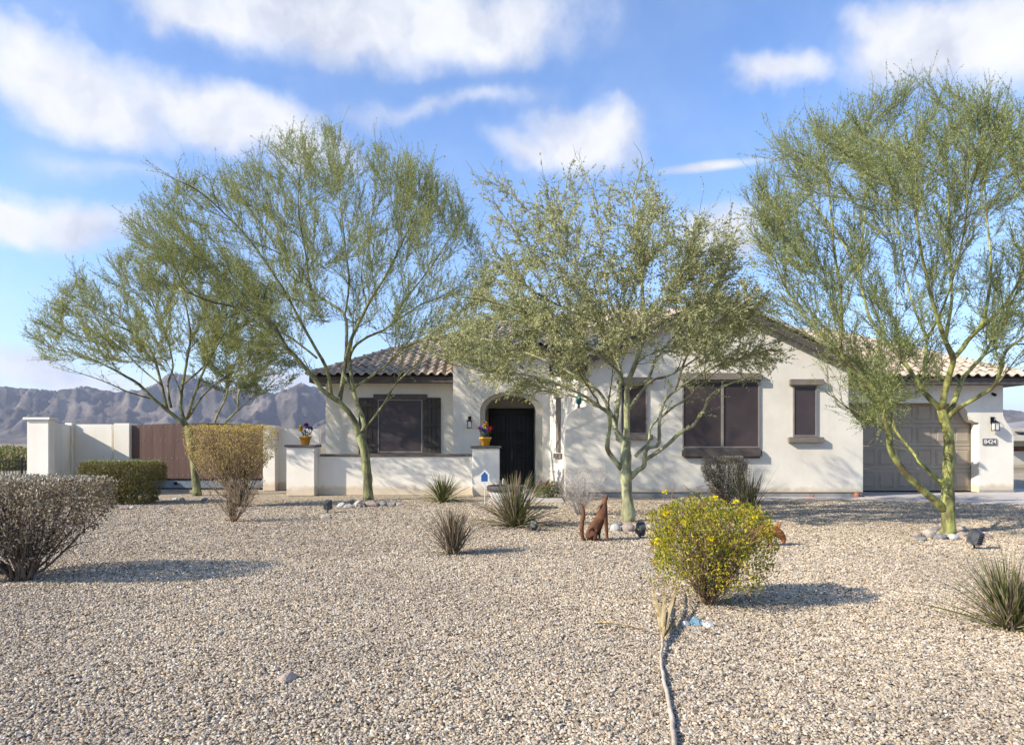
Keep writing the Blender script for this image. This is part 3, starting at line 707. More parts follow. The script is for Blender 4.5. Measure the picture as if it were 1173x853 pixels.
# gable roof over the centre-right wing
y0 = 18.9; hz = zr + .10; ov = .42
el_, er_ = xlu - ov - .06, xru + ov
zl_ = hz - PITCH*(xm - el_); zr_ = hz - PITCH*(er_ - xm)
roof_plane([(er_, y0, zr_), (er_, 30, zr_), (xm, 30, hz), (xm, y0, hz)])
roof_plane([(el_, 30, zl_), (el_, y0, zl_), (xm, y0, hz), (xm, 30, hz)])
ridge((xm, y0, hz), (xm, 30, hz))
for (xe, zz) in ((er_, zr_), (el_, zl_)):      # barge boards + rake tiles
    s = 1 if xe > xm else -1
    V = [];
    for yy in (y0 + .02, y0 + .10):
        V += [(xm, yy, hz - .02), (xe, yy, zz - .02), (xe, yy, zz - .22), (xm, yy, hz - .22)]
    FAS.add(V, [(0,1,2,3), (4,7,6,5), (0,4,5,1), (1,5,6,2), (2,6,7,3)])
    V = [(xm, y0 + .1, hz - .09), (xe, y0 + .1, zz - .09), (xe, 19.6, zz - .09), (xm, 19.6, hz - .09)]
    FAS.add(V, [(0, 1, 2, 3)])
    ridge((xe, y0 + .06, zz + .0), (xm, y0 + .06, hz + .0))
    FAS.box(xe - .03*(s > 0) - .0, xe + .03*(s < 0), y0 + .11, 27, zz - .20, zz - .03)
FAS.box(xru, er_, 19.6, 20.0, zr_ - .20, zr_ - .17)
# hip roofs
def hip(x0, x1, y0, y1, z, left=True, right=True, dep=None, deck=True):
    w_ = (y1 - y0) / 2; rz = z + PITCH*w_; ym = (y0+y1)/2
    a = x0 + (w_ if left else 0); b2 = x1 - (w_ if right else 0)
    if a > b2: a = b2 = (x0+x1)/2; 
    roof_plane([(x0, y0, z), (x1, y0, z), (b2, ym, rz), (a, ym, rz)] if a < b2 - .01 else [(x0, y0, z), (x1, y0, z), (a, ym, rz)])
    roof_plane([(x1, y1, z), (x0, y1, z), (a, ym, rz), (b2, ym, rz)] if a < b2 - .01 else [(x1, y1, z), (x0, y1, z), (a, ym, rz)])
    if left: roof_plane([(x0, y1, z), (x0, y0, z), (a, ym, rz)]); ridge((x0, y0, z), (a, ym, rz)); ridge((x0, y1, z), (a, ym, rz))
    if right: roof_plane([(x1, y0, z), (x1, y1, z), (b2, ym, rz)]); ridge((x1, y0, z), (b2, ym, rz)); ridge((x1, y1, z), (b2, ym, rz))
    if a < b2 - .05: ridge((a, ym, rz), (b2, ym, rz))
    return a, b2, ym, rz
# garage wing
ge = Z(432, GD - .58); gy0 = GD - .58; gex = gx1 + .56
hip(9.0, gex, gy0, gy0 + 8.6, ge, left=False)
FAS.box(9.92, gex - .02, gy0 + .04, gy0 + .10, ge - .20, ge - .02); FAS.box(9.92, gex - .02, gy0 + .105, GD, ge - .19, ge - .165); FAS.box(gex - .08, gex - .02, gy0 + .105, gy0 + 8.5, ge - .20, ge - .02)
FAS.box(gx1, gex - .085, GD, 28, ge - .19, ge - .165)
# left wing
le = Z(430, WD - .5); lex = lx0 - .42; ley = WD - .46
hip(lex, 2.5, ley, ley + 7.4, le, right=False)
FAS.box(lex + .02, px0 - .01, ley + .04, ley + .10, le - .21, le - .03); FAS.box(lex + .02, px0 - .01, ley + .105, WD, le - .2, le - .175)
FAS.box(lex + .02, lex + .08, ley + .105, 28.1, le - .21, le - .03); FAS.box(lex + .085, lx0, WD, 27.5, le - .2, le - .175)
# porch roof and main roof
hip(px0 - .3, 2.4, PD - .35, 25.0, zt + .12, right=False)
FAS.box(px0 - .28, 1.75, PD - .31, PD - .25, zt - .07, zt + .10); FAS.box(px0 - .28, 1.75, PD - .245, PD, zt - .06, zt - .03)
FAS.box(px0 - .28, px0 - .22, PD - .245, 24.9, zt - .07, zt + .10)
hip(-1.9, 11.2, 22.4, 31.6, 4.5)
ROOF.build('roof', M['tile'], H); DECK.build('roof_deck', M['trim'], H); FAS.build('fascia', M['trim'], H)

# ================================================================ WALL LIGHTS, PLAQUE, FLOODLIGHT
def lantern(label, x, y, z, s=1.0):
    t = thing('wall_lantern', label, 'wall lantern', 'black wall lanterns', (x, y, z))
    bbox('back_plate', -.05*s, .05*s, -.015, -.001, .02*s, .20*s, M['black'], t, .004)
    g = Geo(); tubes(g, [(0, -.015, .15*s), (0, -.08*s, .19*s), (0, -.13*s, .17*s), (0, -.13*s, .13*s)], [.010]*4, 8); g.build('arm', M['black'], t, True)
    lathe('cap', [(.012, .10*s), (.10*s, .05*s), (.108*s, .038*s), (.02, .038*s)], (0, -.13*s, .0), M['black'], t, 4, False).rotation_euler = (0, 0, 0)
    lathe('finial', [(.008, .0), (.016*s, .012), (.004, .03)], (0, -.13*s, .10*s), M['black'], t, 10)
    c = .06*s
    g = Geo()
    for sx_ in (-1, 1):
        for sy_ in (-1, 1): g.box(sx_*c - .006, sx_*c + .006, -.13*s + sy_*c - .006, -.13*s + sy_*c + .006, -.15*s, .037*s)
    g.box(-c - .012, c + .012, -.13*s - c - .012, -.13*s + c + .012, -.17*s, -.151*s)
    g.build('cage', M['black'], t)
    bbox('glass', -c + .007, c - .007, -.13*s - c + .007, -.13*s + c - .007, -.149*s, .036*s, M['lamp_glass'], t, .004)
    return t
lantern('small black wall lantern beside the arched entry, above the courtyard wall', X(538, PD), PD, Z(484, PD), 1.0)
lantern('black wall lantern on the garage pier above the house number', X(1136.5, GD), GD, Z(486, GD), 1.15)
pl = thing('house_number_plaque', 'dark plaque with pale digits 8424 on the garage pier', 'plaque', None, (X(1133.5, GD), GD - .002, Z(506, GD)))
bbox('plate', -.215, .215, -.022, 0, -.10, .10, M['trim'], pl, .008)
g = Geo()
for (a, b2, c, e) in ((-.205, .205, .082, .09), (-.205, .205, -.09, -.082), (-.205, -.197, -.082, .082), (.197, .205, -.082, .082)): g.box(a, b2, -.027, -.0225, c, e)
g.build('border', M['frame_metal'], pl)
cu = bpy.data.curves.new('digits', 'FONT'); cu.body = '8424'; cu.size = .185; cu.align_x = 'CENTER'; cu.align_y = 'CENTER'; cu.extrude = .004; cu.offset = .002
co_ = bpy.data.objects.new('t', cu); COL.objects.link(co_)
me = bpy.data.meshes.new_from_object(co_.evaluated_get(bpy.context.evaluated_depsgraph_get())); bpy.data.objects.remove(co_)
me.name = 'digits'; me.materials.clear(); me.materials.append(M['sign_white'])
do = bpy.data.objects.new('digits', me); COL.objects.link(do); do.parent = pl; do.rotation_euler = (PI/2, 0, 0); do.location = (0, -.027, 0)
sc = thing('security_camera', 'small dark security camera high on the garage wall under the eave', 'camera', None, (X(1137, GD), GD, Z(451, GD)))
lathe('mount', [(.04, 0), (.04, .02), (.015, .03)], (0, 0, 0), M['black'], sc, 14, tilt=(PI/2, 0))
lathe('lens_body', [(.035, 0), (.042, .03), (.042, .10), (.03, .12)], (0, -.03, -.01), M['black'], sc, 16, tilt=(PI/2 + .35, 0))

# ================================================================ COURTYARD WALL
cwy = 19.55
lw = thing('courtyard_wall', 'low cream stucco courtyard wall with two square capped pillars', 'wall')
def cap(name, x0, x1, y0_, y1_, z0, th, parent, mat='capstone', ovh=.05): return bbox(name, x0 - ovh, x1 + ovh, y0_ - ovh, y1_ + ovh, z0, z0 + th, M[mat], parent, .012)
plx0, plx1 = X(328, cwy), X(360.5, cwy); prx0, prx1 = X(541, cwy), X(572, cwy)
zp = Z(512, cwy)
bbox('pillar', plx0, plx1, cwy, cwy + .5, 0, zp, M['stucco_wall'], lw, .02)
bbox('pillar', prx0, prx1, cwy, cwy + .5, 0, zp - .03, M['stucco_wall'], lw, .02)
cap('pillar_cap', plx0, plx1, cwy, cwy + .5, zp + .001, .07, lw); cap('pillar_cap', prx0, prx1, cwy, cwy + .5, zp - .029, .07, lw)
bbox('wall_panel', plx1 + .001, prx0 - .001, cwy + .36, cwy + .495, 0, 1.13, M['stucco_wall'], lw, .008)
bbox('wall_cap', plx1 + .052, prx0 - .052, cwy + .32, cwy + .54, 1.131, 1.20, M['capstone'], lw, .012)

# ================================================================ PERIMETER WALL AND GATE (left)
pw_ = thing('perimeter_wall', 'tall cream stucco wall with square end pillar left of the brown gate', 'wall')
a, b2 = X(30.5, 19.0), X(56, 19.0)
bbox('pillar', a, b2, 19.0, 19.26, 0, 2.16, M['stucco_wall'], pw_, .02)
cap('pillar_cap', a, b2, 19.0, 19.26, 2.161, .07, pw_, 'stucco_wall', .07)
slab('wall_panel', (b2 - .10, 19.27), (X(81, 22.2), 22.2), 0, 2.10, .22, M['stucco_wall'], pw_, 1)
bbox('wall_panel', X(79, 22.2), X(130, 22.3), 22.21, 22.45, 0, 2.13, M['stucco_wall'], pw_, .01)
bbox('pillar', X(130, 22.1), X(148.5, 22.1), 22.1, 22.6, 0, 2.16, M['stucco_wall'], pw_, .02)
bbox('pilaster', X(77, 22.2), X(85, 22.2), 22.08, 22.20, 0, 2.17, M['stucco_wall'], pw_, .01)
pr_ = thing('perimeter_wall', 'tall cream stucco wall with pillar between the brown gate and the house', 'wall')
bbox('pillar', X(301, 21.6), X(315.5, 21.6), 21.6, 22.1, 0, Z(487, 21.6), M['stucco_wall'], pr_, .02)
bbox('wall_panel', X(315.5, 21.8) + .002, X(376, 23), 21.95, 22.15, 0, Z(491, 21.95), M['stucco_wall'], pr_, .01)
gy = 22.22
gt = thing('driveway_gate', 'brown riveted metal double gate with arched top between cream walls', 'gate')
gx0, gx1_ = X(148.5, gy), X(303, gy)
n_ = 12; pwid = (gx1_ - gx0 - .04) / n_
g = Geo(); RV = []
for k in range(n_):
    x0_ = gx0 + .02 + k * pwid; xc = x0_ + pwid/2; u = (xc - (gx0+gx1_)/2) / ((gx1_-gx0)/2)
    top = Z(484.5, gy) - .09*u*u
    g.box(x0_ + .002, x0_ + pwid - .002, gy, gy + .05, .36, top)
    for zz in (top - .07, 1.62, 1.02, .46):
        for q in (-.09, .09):
            RV.append((xc + q, gy - .001, zz))
pan = g.build('panel', M['gate'], gt)
r0_ = lathe('rivet', [(.018, 0), (.015, .007), (.007, .012)], (0, 0, 0), M['rivet'], pan, 8, tilt=(PI/2, 0)); r0_.location = RV[0]
for p_ in RV[1:]:
    c_ = r0_.copy(); COL.objects.link(c_); c_.parent = pan; c_.location = p_
g = Geo(); m_ = (gx0 + gx1_)/2
for (a, b2) in ((gx0 + .005, gx0 + .065), (m_ - .05, m_ - .005), (m_ + .005, m_ + .05), (gx1_ - .065, gx1_ - .005)): g.box(a, b2, gy + .052, gy + .11, .05, 2.0)
g.box(gx0 + .07, gx1_ - .07, gy - .015, gy - .002, .31, .37); g.box(gx0 + .07, gx1_ - .07, gy - .012, gy + .03, .02, .06)
g.build('frame', M['black'], gt)
bbox('kick_plate', gx0 + .03, gx1_ - .03, gy + .002, gy + .03, .062, .308, M['gate_strip'], gt, .004)
for xx in (X(202, gy), X(262, gy)):
    wh = lathe('caster', [(.05, -.02), (.06, -.01), (.06, .01), (.05, .02)], (xx, gy - .05, .22), M['black'], gt, 16, tilt=(PI/2, 0))

# iron fence far left
fn = thing('iron_fence', 'low black iron picket fence at the far left edge', 'fence')
g = Geo(); fy = 25.0
for zz in (.22, .84): bbox('rail', -22.2, X(31, fy), fy - .015, fy + .015, zz, zz + .03, M['black'], fn, 0)
for x_ in np.arange(X(29, fy), -22, -.115): bbox('picket', x_ - .008, x_ + .008, fy - .008, fy + .008, .02, .90, M['black'], fn, 0)
for x_ in np.arange(X(25, fy), -22.2, -2.1): bbox('post', x_ - .03, x_ + .03, fy - .03, fy + .03, 0, .98, M['black'], fn, .004)

# neighbour's house at the right edge
nb = thing('neighbour_house', 'distant beige house with grey roof and solar panels at the right edge', 'house')
ny = 42.0; nx0 = X(1151, ny)
bbox('wall', nx0, nx0 + 22, ny, ny + 14, 0, 2.45, M['stucco_beige'], nb, .02)
bbox('fascia', nx0 - .8, nx0 + 22.6, ny - .9, ny - .75, Z(505, ny), Z(501, ny) + .12, M['stucco_beige'], nb, .01)
g = Geo(); za, zb = Z(500, ny - .9), Z(485, ny + 5.0) + .2
g.add([(nx0 - 1.2, ny - .9, za), (nx0 + 22.8, ny - .9, za), (nx0 + 17, ny + 5, zb), (nx0 + 5.2, ny + 5, zb), (nx0 + 22.8, ny + 14, za), (nx0 - 1.2, ny + 14, za)], [(0, 1, 2, 3)])
g.f.append(np.array([[1, 4, 2], [5, 0, 3]])); g.r.append(np.array([.5, .5])); g.f.append(np.array([[4, 5, 3, 2]])); g.r.append(np.array([.5]))
M['grey_roof'] = surf('grey_roof_tile', (.20, .185, .19), (.30, .28, .285), 3, .9, .5, 12, bdist=.03)
nroof = g.build('roof', M['grey_roof'], nb)
g = Geo()
nrm = Vector((0, -(zb - za), 5.9)).normalized(); e_u = Vector((0, 5.9, zb - za)).normalized()
for k in range(4):
    o_ = Vector((nx0 + .6 + k*1.75, ny - .9, za)) + e_u*.5 + nrm*.12
    c = [o_, o_ + Vector((1.7, 0, 0)), o_ + Vector((1.7, 0, 0)) + e_u*1.0, o_ + e_u*1.0]
    g.add([tuple(v) for v in c] + [tuple(v + nrm*.04) for v in c], [(0,3,2,1),(4,5,6,7),(0,1,5,4),(1,2,6,5),(2,3,7,6),(3,0,4,7)])
g.build('solar_panel', M['solar'], nb)
nw_ = bbox('window', nx0 + .1, nx0 + 2.4, ny - .06, ny - .01, Z(516.5, ny), Z(511, ny) , M['rust'], nb, .01)
bbox('planter_wall', nx0 - .4, nx0 + 12, ny - 6.2, ny - 5.9, 0, .34, M['stucco_beige'], nb, .02)
# ================================================================ TREES
def nrmz(v): return v / (np.linalg.norm(v, axis=-1, keepdims=True) + 1e-9)
def resample(P, k):
    """smooth a hand-placed polyline (Catmull-Rom) to k points"""
    P = np.asarray(P, float)
    if len(P) < 3: P = np.stack([P[0], (P[0] + P[-1]) / 2, P[-1]])
    Q = np.concatenate([[2*P[0]-P[1]], P, [2*P[-1]-P[-2]]]); out = []
    n = len(P) - 1
    for s in np.linspace(0, n - 1e-6, k):
        i = int(s); t = s - i; a, b_, c, d_ = Q[i:i+4]
        out.append(.5*((2*b_) + (-a+c)*t + (2*a-5*b_+4*c-d_)*t*t + (-a+3*b_-3*c+d_)*t**3))
    return np.array(out)
LEAFSHAPE = np.array([(0, 0), (.5, .38), (0, 1), (-.5, .38)])
def leaves(geo, P, D, L, W, rnd, flat=.0):
    """rhombic leaves: base P, direction D, length L, width W"""
    n = len(P); D = nrmz(D)
    q = RG.normal(size=(n, 3)); q[:, 2] *= (1 - flat)
    S = nrmz(np.cross(D, nrmz(q)))
    V = P[:, None] + D[:, None]*(LEAFSHAPE[None, :, 1:2]*L[:, None, None]) + S[:, None]*(LEAFSHAPE[None, :, 0:1]*W[:, None, None])
    N = np.cross(D, S); V[:, 1] += N*W[:, None]*.22; V[:, 3] += N*W[:, None]*.22
    geo.add(V.reshape(-1, 3), np.arange(n*4).reshape(-1, 4), rnd)

def tree(name, label, base, d, limbs, env, Ry, matbark, matleaf, l1=(.30, .6, 1.9), l2=(.2, .35, 1.0), twig=(.22, .5), ntw=8000, lpt=14, leaf=(.045, .012), upb=.35, droop=.0, bare=.45, clump=.5, low=None, seed=1, wander=.16, group=None, tw_r=.0022, spread=.5, topthin=0, nfill=120, es=(1, 1), lowbias=0, knob=.08):
    rg = np.random.default_rng(seed); rnd_ = random.Random(seed)
    bx, by = X(base[0], d), d
    ecx = sum(p for p, q in env)/len(env); eby = max(q for p, q in env)
    envw = [(X(ecx + (p-ecx)*es[0], d), Z(eby + (q-eby)*es[1], d)) for p, q in env]
    ex = [q[0] for q in envw]; cx = (min(ex) + max(ex)) / 2; hw = (max(ex) - min(ex)) / 2
    def inside(P):
        P = np.atleast_2d(P); dy = P[:, 1] - d
        s = np.sqrt(np.clip(1 - (dy / Ry)**2, .0, 1)); ok = np.abs(dy) < Ry
        s = .45 + .55*s
        czv = np.mean([q[1] for q in envw])
        w_ = d / np.maximum(P[:, 1], 1); P = np.stack([P[:, 0]*w_, P[:, 1], EYE + (P[:, 2] - EYE)*w_], -1)   # crown widens a little away from the street
        return ok & in_poly(cx + (P[:, 0] - cx)/s, czv + (P[:, 2] - czv)/s, envw)
    T = thing(name, label, 'tree', group, (bx, by, 0))
    off = np.array([bx, by, 0])
    trunk = Geo(); branches = []   # (points, r0, r1, level)
    for li, (pts, dy, r0, r1) in enumerate(limbs):
        n = len(pts); W_ = []
        for i, p in enumerate(pts):
            px_, py_ = p[0], p[1]
            dd = d + (p[2] if len(p) > 2 else dy * (i/(n-1))**1.0)
            W_.append((X(px_, dd), dd, max(Z(py_, dd), -.03) if not (i == 0 and li == 0) else -.05))
        P = resample(W_, max(8, int(n*3.2)))
        k = len(P)
        P[1:-1] += rg.normal(0, .004, (k-2, 3))
        R = np.linspace(r0, r1, k)
        if li == 0: R[:3] *= [1.30, 1.12, 1.04]
        R *= 1 + rg.normal(0, .015, k)
        if knob:
            for _ in range(3): R *= 1 + knob*rg.uniform(.5, 1)*np.exp(-((np.arange(k) - rg.uniform(1, k-1))/.9)**2)
        tubes(trunk, P - off, R, 10 if r0 > .04 else 7, .5)
        branches.append((P, r0, r1))
    # branches grown towards points spread through the crown
    crown_base = np.array([bx, by, Z(limbs[0][0][-1][1], d)])
    SP = []; ST_ = []; SR = []
    for (P, r0, r1) in branches[1:]:
        tg = nrmz(np.gradient(P, axis=0)); k = len(P)
        for i in range(int(k*.2), k): SP.append(P[i]); ST_.append(tg[i]); SR.append(r0 + (r1-r0)*i/(k-1))
    exn, exx = min(ex), max(ex); ezn, ezx = min(q[1] for q in envw), max(q[1] for q in envw)
    allB = []; lev = []
    T_ = []
    while len(T_) < nfill:
        q = np.stack([rg.uniform(exn, exx, 400), rg.uniform(by - Ry, by + Ry, 400), rg.uniform(ezn, ezx, 400)], -1)
        q = q[inside(q)]
        # prefer the outer part of the crown
        o2 = q + nrmz(q - crown_base)*1.0
        q = q[(~inside(o2)) | (rg.random(len(q)) < .35)]
        q = q[rg.random(len(q)) > lowbias*(q[:, 2]-ezn)/(ezx-ezn)]
        T_ += list(q)
    T_ = T_[:nfill]
    T_.sort(key=lambda q: np.linalg.norm(q - crown_base))
    for tq in T_:
        A_ = np.array(SP); dv = tq - A_; ds = np.linalg.norm(dv, axis=1)
        cosn = (dv*np.array(ST_)).sum(1)/(ds + 1e-6)
        cost = ds**.8*(1 + 2.3*(1 - cosn)) + np.where(ds < .5, 3, 0) + np.maximum(0, A_[:, 2] - tq[2] - droop*2)*1.5
        i = int(np.argmin(cost)); p0 = A_[i]; t0 = ST_[i]; L0 = ds[i]
        if L0 > 4.5: continue
        rad = nrmz(tq - crown_base)
        t1 = nrmz(nrmz(tq - p0) + np.array([0, 0, upb*.5 - droop*.9]) + rad*.3)
        ts = np.linspace(0, 1, max(6, int(L0/.14)))[:, None]
        h00 = 2*ts**3 - 3*ts**2 + 1; h10 = ts**3 - 2*ts**2 + ts; h01 = -2*ts**3 + 3*ts**2; h11 = ts**3 - ts**2
        B = h00*p0 + h10*t0*L0*.9 + h01*tq + h11*t1*L0*.8
        jn = np.cumsum(rg.normal(0, wander*.09, B.shape), 0); B = B + jn - jn[0]
        r0b = min(SR[i]*.68, .008 + L0*.0115); B = B[:]
        tg = nrmz(np.gradient(B, axis=0)); k = len(B)
        lev.append((B, r0b, .0035)); allB.append(lev[-1])
        for q in range(2, k, 2): SP.append(B[q]); ST_.append(tg[q]); SR.append(r0b + (.0035 - r0b)*q/k)
    def grow(p, dirv, length, step, wander, upb):
        pts = [p]; q = p.copy(); dv = dirv / np.linalg.norm(dirv); over = 0
        for _ in range(max(3, int(length / step))):
            rad = q - crown_base; rad /= np.linalg.norm(rad) + 1e-6
            dv = dv + rg.normal(0, wander, 3) + np.array([0, 0, upb*.12 - droop*.12]) + rad*.08
            dv /= np.linalg.norm(dv); q = q + dv*step
            if len(pts) >= 3 and not inside(q)[0]:
                over += 1
                if over > 1 + 4*rnd_.random()**3: break
            pts.append(q.copy())
        return np.array(pts)
    spc, lmin, lmax = l2
    for (P, r0, r1) in lev + branches[1:]:
        seg = np.linalg.norm(np.diff(P, axis=0), axis=1); cum = np.concatenate([[0], np.cumsum(seg)]); Lt = cum[-1]
        s = Lt*(.15 if r0 < .02 else .3) + rnd_.random()*spc
        while s < Lt:
            i = max(min(np.searchsorted(cum, s) - 1, len(P) - 2), 0)
            p = P[i] + (P[i+1]-P[i]) * ((s - cum[i]) / (seg[i] + 1e-9)); t = nrmz(P[i+1] - P[i])
            o_ = rg.normal(size=3); o_ -= o_.dot(t)*t; o_ /= np.linalg.norm(o_) + 1e-9
            B = grow(p, t + o_*(.45 + .4*rnd_.random()) + np.array([0, 0, upb*.35]), lmin + (lmax-lmin)*rnd_.random(), .11, wander, upb)
            if len(B) >= 3:
                rb = max(min((r0 + (r1-r0)*s/Lt)*.6, .0065), .0035); allB.append((B, rb, .002))
            s += spc*(.6 + .8*rnd_.random())
        B = grow(P[-1], nrmz(P[-1] - P[-3]), lmax*.9, .12, wander*.7, upb)
        if len(B) >= 3: allB.append((B, r1, .002))
    tws = Geo()
    for (B, r0, r1) in allB:
        tubes(tws, B - off, np.linspace(r0, r1, len(B)), 5 if r0 > .008 else 4, .5, cap=False)
    # fine twigs
    lens = np.array([len(B) - 1 for (B, _, _) in allB]); dens = rg.random(len(allB))**clump + .12
    pr = lens*dens
    topz = max(q[1] for q in envw)
    if topthin: pr = pr * np.array([1 - topthin*max(0, (B[len(B)//2][2] - topz*.62)/(topz*.38)) for (B, _, _) in allB]).clip(.05, 1)
    pr = pr / pr.sum(); pick = rg.choice(len(allB), ntw, p=pr)
    f = .15 + .85*rg.random(ntw); st = np.zeros((ntw, 3)); dr = np.zeros((ntw, 3)); side = rg.normal(size=(ntw, 3))
    for i, b_ in enumerate(pick):
        B = allB[b_][0]; s = f[i]*(len(B)-1); k = min(int(s), len(B)-2)
        st[i] = B[k] + (B[k+1]-B[k])*(s-k); dr[i] = B[k+1]-B[k]
    dr = nrmz(dr); D = nrmz(dr + side*spread*.8 + np.array([0, 0, upb*.3 - droop]))
    TL = rg.uniform(*twig, ntw); ks = np.linspace(0, 1, 5)[None, :, None]
    bend = rg.normal(0, .10, (ntw, 3)) + np.array([0, 0, upb*.08 - droop*.5])
    P = st[:, None] + D[:, None]*TL[:, None, None]*ks + bend[:, None]*(TL[:, None, None]*ks**2)
    ok = inside(P[:, 2]) | (rg.random(ntw) < .22)
    if low is not None:
        pass
    P = P[ok]; TL = TL[ok]; clr = dens[pick][ok]
    tubes(tws, P - off, np.broadcast_to(np.array([1.3, 1.1, 1, .8, .5])*tw_r, P.shape[:2]), 3, .5, cap=False)
    # leaves along the twigs
    m_ = len(P); n_ = rg.poisson(lpt, m_).clip(1, None) if lpt > 3 else np.full(m_, lpt)
    idx = np.repeat(np.arange(m_), n_); tt = .1 + .9*rg.random(len(idx)); kk = np.minimum((tt*4).astype(int), 3); fr = (tt*4 - kk)[:, None]
    A = P[idx, kk]*(1-fr) + P[idx, kk+1]*fr; dirn = nrmz(P[idx, kk+1] - P[idx, kk])
    LD = dirn*.7 + rg.normal(0, .62, (len(idx), 3)) + np.array([0, 0, -droop*.7])
    LL = leaf[0]*rg.uniform(.6, 1.3, len(idx)); LW = leaf[1]*rg.uniform(.7, 1.3, len(idx))
    r = np.clip(.5*rg.random(len(idx)) + .3*clr[idx] + .35*(rg.random(m_)[idx] - .4), 0, 1)
    cg = Geo(); leaves(cg, A - off, LD, LL, LW, r)
    tr = trunk.build('trunk', matbark, T, True)
    tws.build('branch', M['twig_olive'], T); cg.build('crown', matleaf, T)
    return T

LEAF_A = leafmat('palo_verde_leaf', [(0, (0.153, 0.190, 0.074)), (.35, (0.258, 0.301, 0.112)), (.7, (0.382, 0.407, 0.137)), (1, (0.496, 0.476, 0.149))], .38)
LEAF_B = leafmat('palo_verde_leaf_far', [(0, (0.153, 0.185, 0.068)), (.4, (0.286, 0.318, 0.105)), (.75, (0.420, 0.423, 0.124)), (1, (0.534, 0.498, 0.149))], .38)
LEAF_C = leafmat('grey_green_leaf', [(0, (0.180, 0.194, 0.100)), (.35, (0.360, 0.373, 0.195)), (.7, (0.519, 0.518, 0.254)), (1, (0.636, 0.594, 0.260))], .36)
LEAF_D = leafmat('bright_green_leaf', [(0, (0.143, 0.190, 0.074)), (.4, (0.258, 0.312, 0.112)), (.75, (0.382, 0.418, 0.149)), (1, (0.496, 0.487, 0.173))], .38)
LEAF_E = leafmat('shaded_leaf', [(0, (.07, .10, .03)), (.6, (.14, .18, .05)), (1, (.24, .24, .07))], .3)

tree('palo_verde_tree', 'tall fine-leaved palo verde with forked green trunk before the courtyard wall', (422, 574), 18.1, [
    ([(422,575),(421,550),(418,520),(413,500),(411,497)], 0, .125, .105),
    ([(412,502),(405,480),(389,461),(371,448),(353,425),(328,397),(313,373),(283,355),(240,345),(205,330)], -1.6, .080, .020),
    ([(389,461),(392,440),(396,413),(397,390),(395,361),(374,345),(356,333),(325,295),(290,245),(262,215)], 1.2, .062, .014),
    ([(396,413),(404,384),(420,352),(435,327),(447,306),(468,262),(485,215)], -1.0, .050, .014),
    ([(395,430),(403,447),(411,440),(438,422),(453,407),(466,397),(500,380),(530,355)], -.6, .040, .012),
    ([(413,500),(417,490),(415,478),(406,452),(402,425),(402,404),(417,388),(447,373),(462,346),(492,308),(520,265)], 1.6, .070, .014),
    ([(420,489),(438,465),(453,440),(469,425),(478,419)], -1.6, .035, .014),
    ([(380,455),(374,422),(362,400),(347,373),(328,337),(316,318),(280,268),(232,222),(200,205)], -2.4, .048, .012),
    ([(395,361),(400,320),(395,280),(388,220),(380,165)], .4, .032, .008),
    ([(420,352),(414,310),(424,262),(436,185)], 1.8, .028, .008),
    ([(363,410),(330,385),(300,375),(262,370),(215,372)], 1.8, .030, .010),
    ([(356,333),(350,290),(342,240),(345,180)], -2.0, .026, .008),
    ([(447,373),(480,350),(505,340),(540,320)], 2.2, .026, .008),
    ([(328,397),(290,350),(240,300),(190,262)], .8, .030, .008)],
    [(150,290),(140,250),(180,205),(260,178),(320,150),(365,132),(425,138),(470,172),(520,200),(552,262),(570,335),(548,392),(470,400),(425,392),(380,385),(330,398),(290,412),(240,390),(180,340)],
    3.4, M['bark_green'], LEAF_A, es=(.99, .975), nfill=240, l2=(.24, .4, 1.4), twig=(.20, .5), ntw=18500, lpt=13, leaf=(.048, .016), upb=.42, seed=3, wander=.09, clump=.35)

tree('palo_verde_tree', 'broad palo verde with feathery yellow-green crown in front of the brown gate', (226, 568), 19.7, [
    ([(226,573),(224,545),(219,510),(216,492),(214,487)], 0, .115, .10),
    ([(214,489),(196,473),(176,457),(158,439),(142,430),(122,419),(95,408),(58,398)], -1.2, .060, .012),
    ([(192,470),(185,441),(174,404),(151,381),(127,370),(95,350),(70,340)], .8, .045, .010),
    ([(214,488),(207,468),(209,441),(213,420),(218,380),(208,330),(198,292)], .5, .060, .012),
    ([(214,480),(222,455),(231,430),(240,412),(262,372),(280,330)], -1.0, .045, .010),
    ([(216,478),(234,451),(262,430),(292,415),(315,400)], 1.4, .035, .010),
    ([(196,466),(192,441),(198,419),(192,390),(172,340),(150,300)], 2.2, .038, .010),
    ([(185,441),(160,420),(135,395),(110,380),(70,372)], 2.0, .026, .008),
    ([(209,441),(240,410),(255,350),(240,300)], 2.0, .030, .008),
    ([(176,457),(150,450),(120,437),(85,425)], -2.0, .024, .008)],
    [(22,380),(50,345),(90,298),(150,272),(210,258),(270,280),(320,325),(335,390),(325,428),(280,440),(235,425),(180,428),(135,425),(85,428),(40,405)],
    2.3, M['bark_green'], LEAF_B, es=(.98, .93), nfill=160, l2=(.23, .4, 1.1), twig=(.20, .45), ntw=11500, lpt=12, leaf=(.050, .017), upb=.35, seed=5, wander=.10, clump=.35)

tree('palo_verde_tree', 'darker small palo verde rising behind the yellow boxed hedge, beyond the gate', (252, 553), 27, [
    ([(252,556),(250,530),(249,505)], 0, .10, .08),
    ([(249,505),(246,484),(258,457),(262,442),(272,425)], -.5, .05, .015),
    ([(249,505),(258,484),(272,469),(274,448),(290,428),(310,415)], .5, .05, .012),
    ([(258,457),(250,435),(235,415)], 1.2, .03, .010)],
    [(215,420),(230,388),(265,370),(310,378),(350,405),(345,440),(300,455),(262,452),(228,440)],
    2.2, M['bark_green'], LEAF_E, nfill=45, l2=(.22, .3, .8), ntw=2600, lpt=12, leaf=(.075, .022), upb=.2, seed=8)

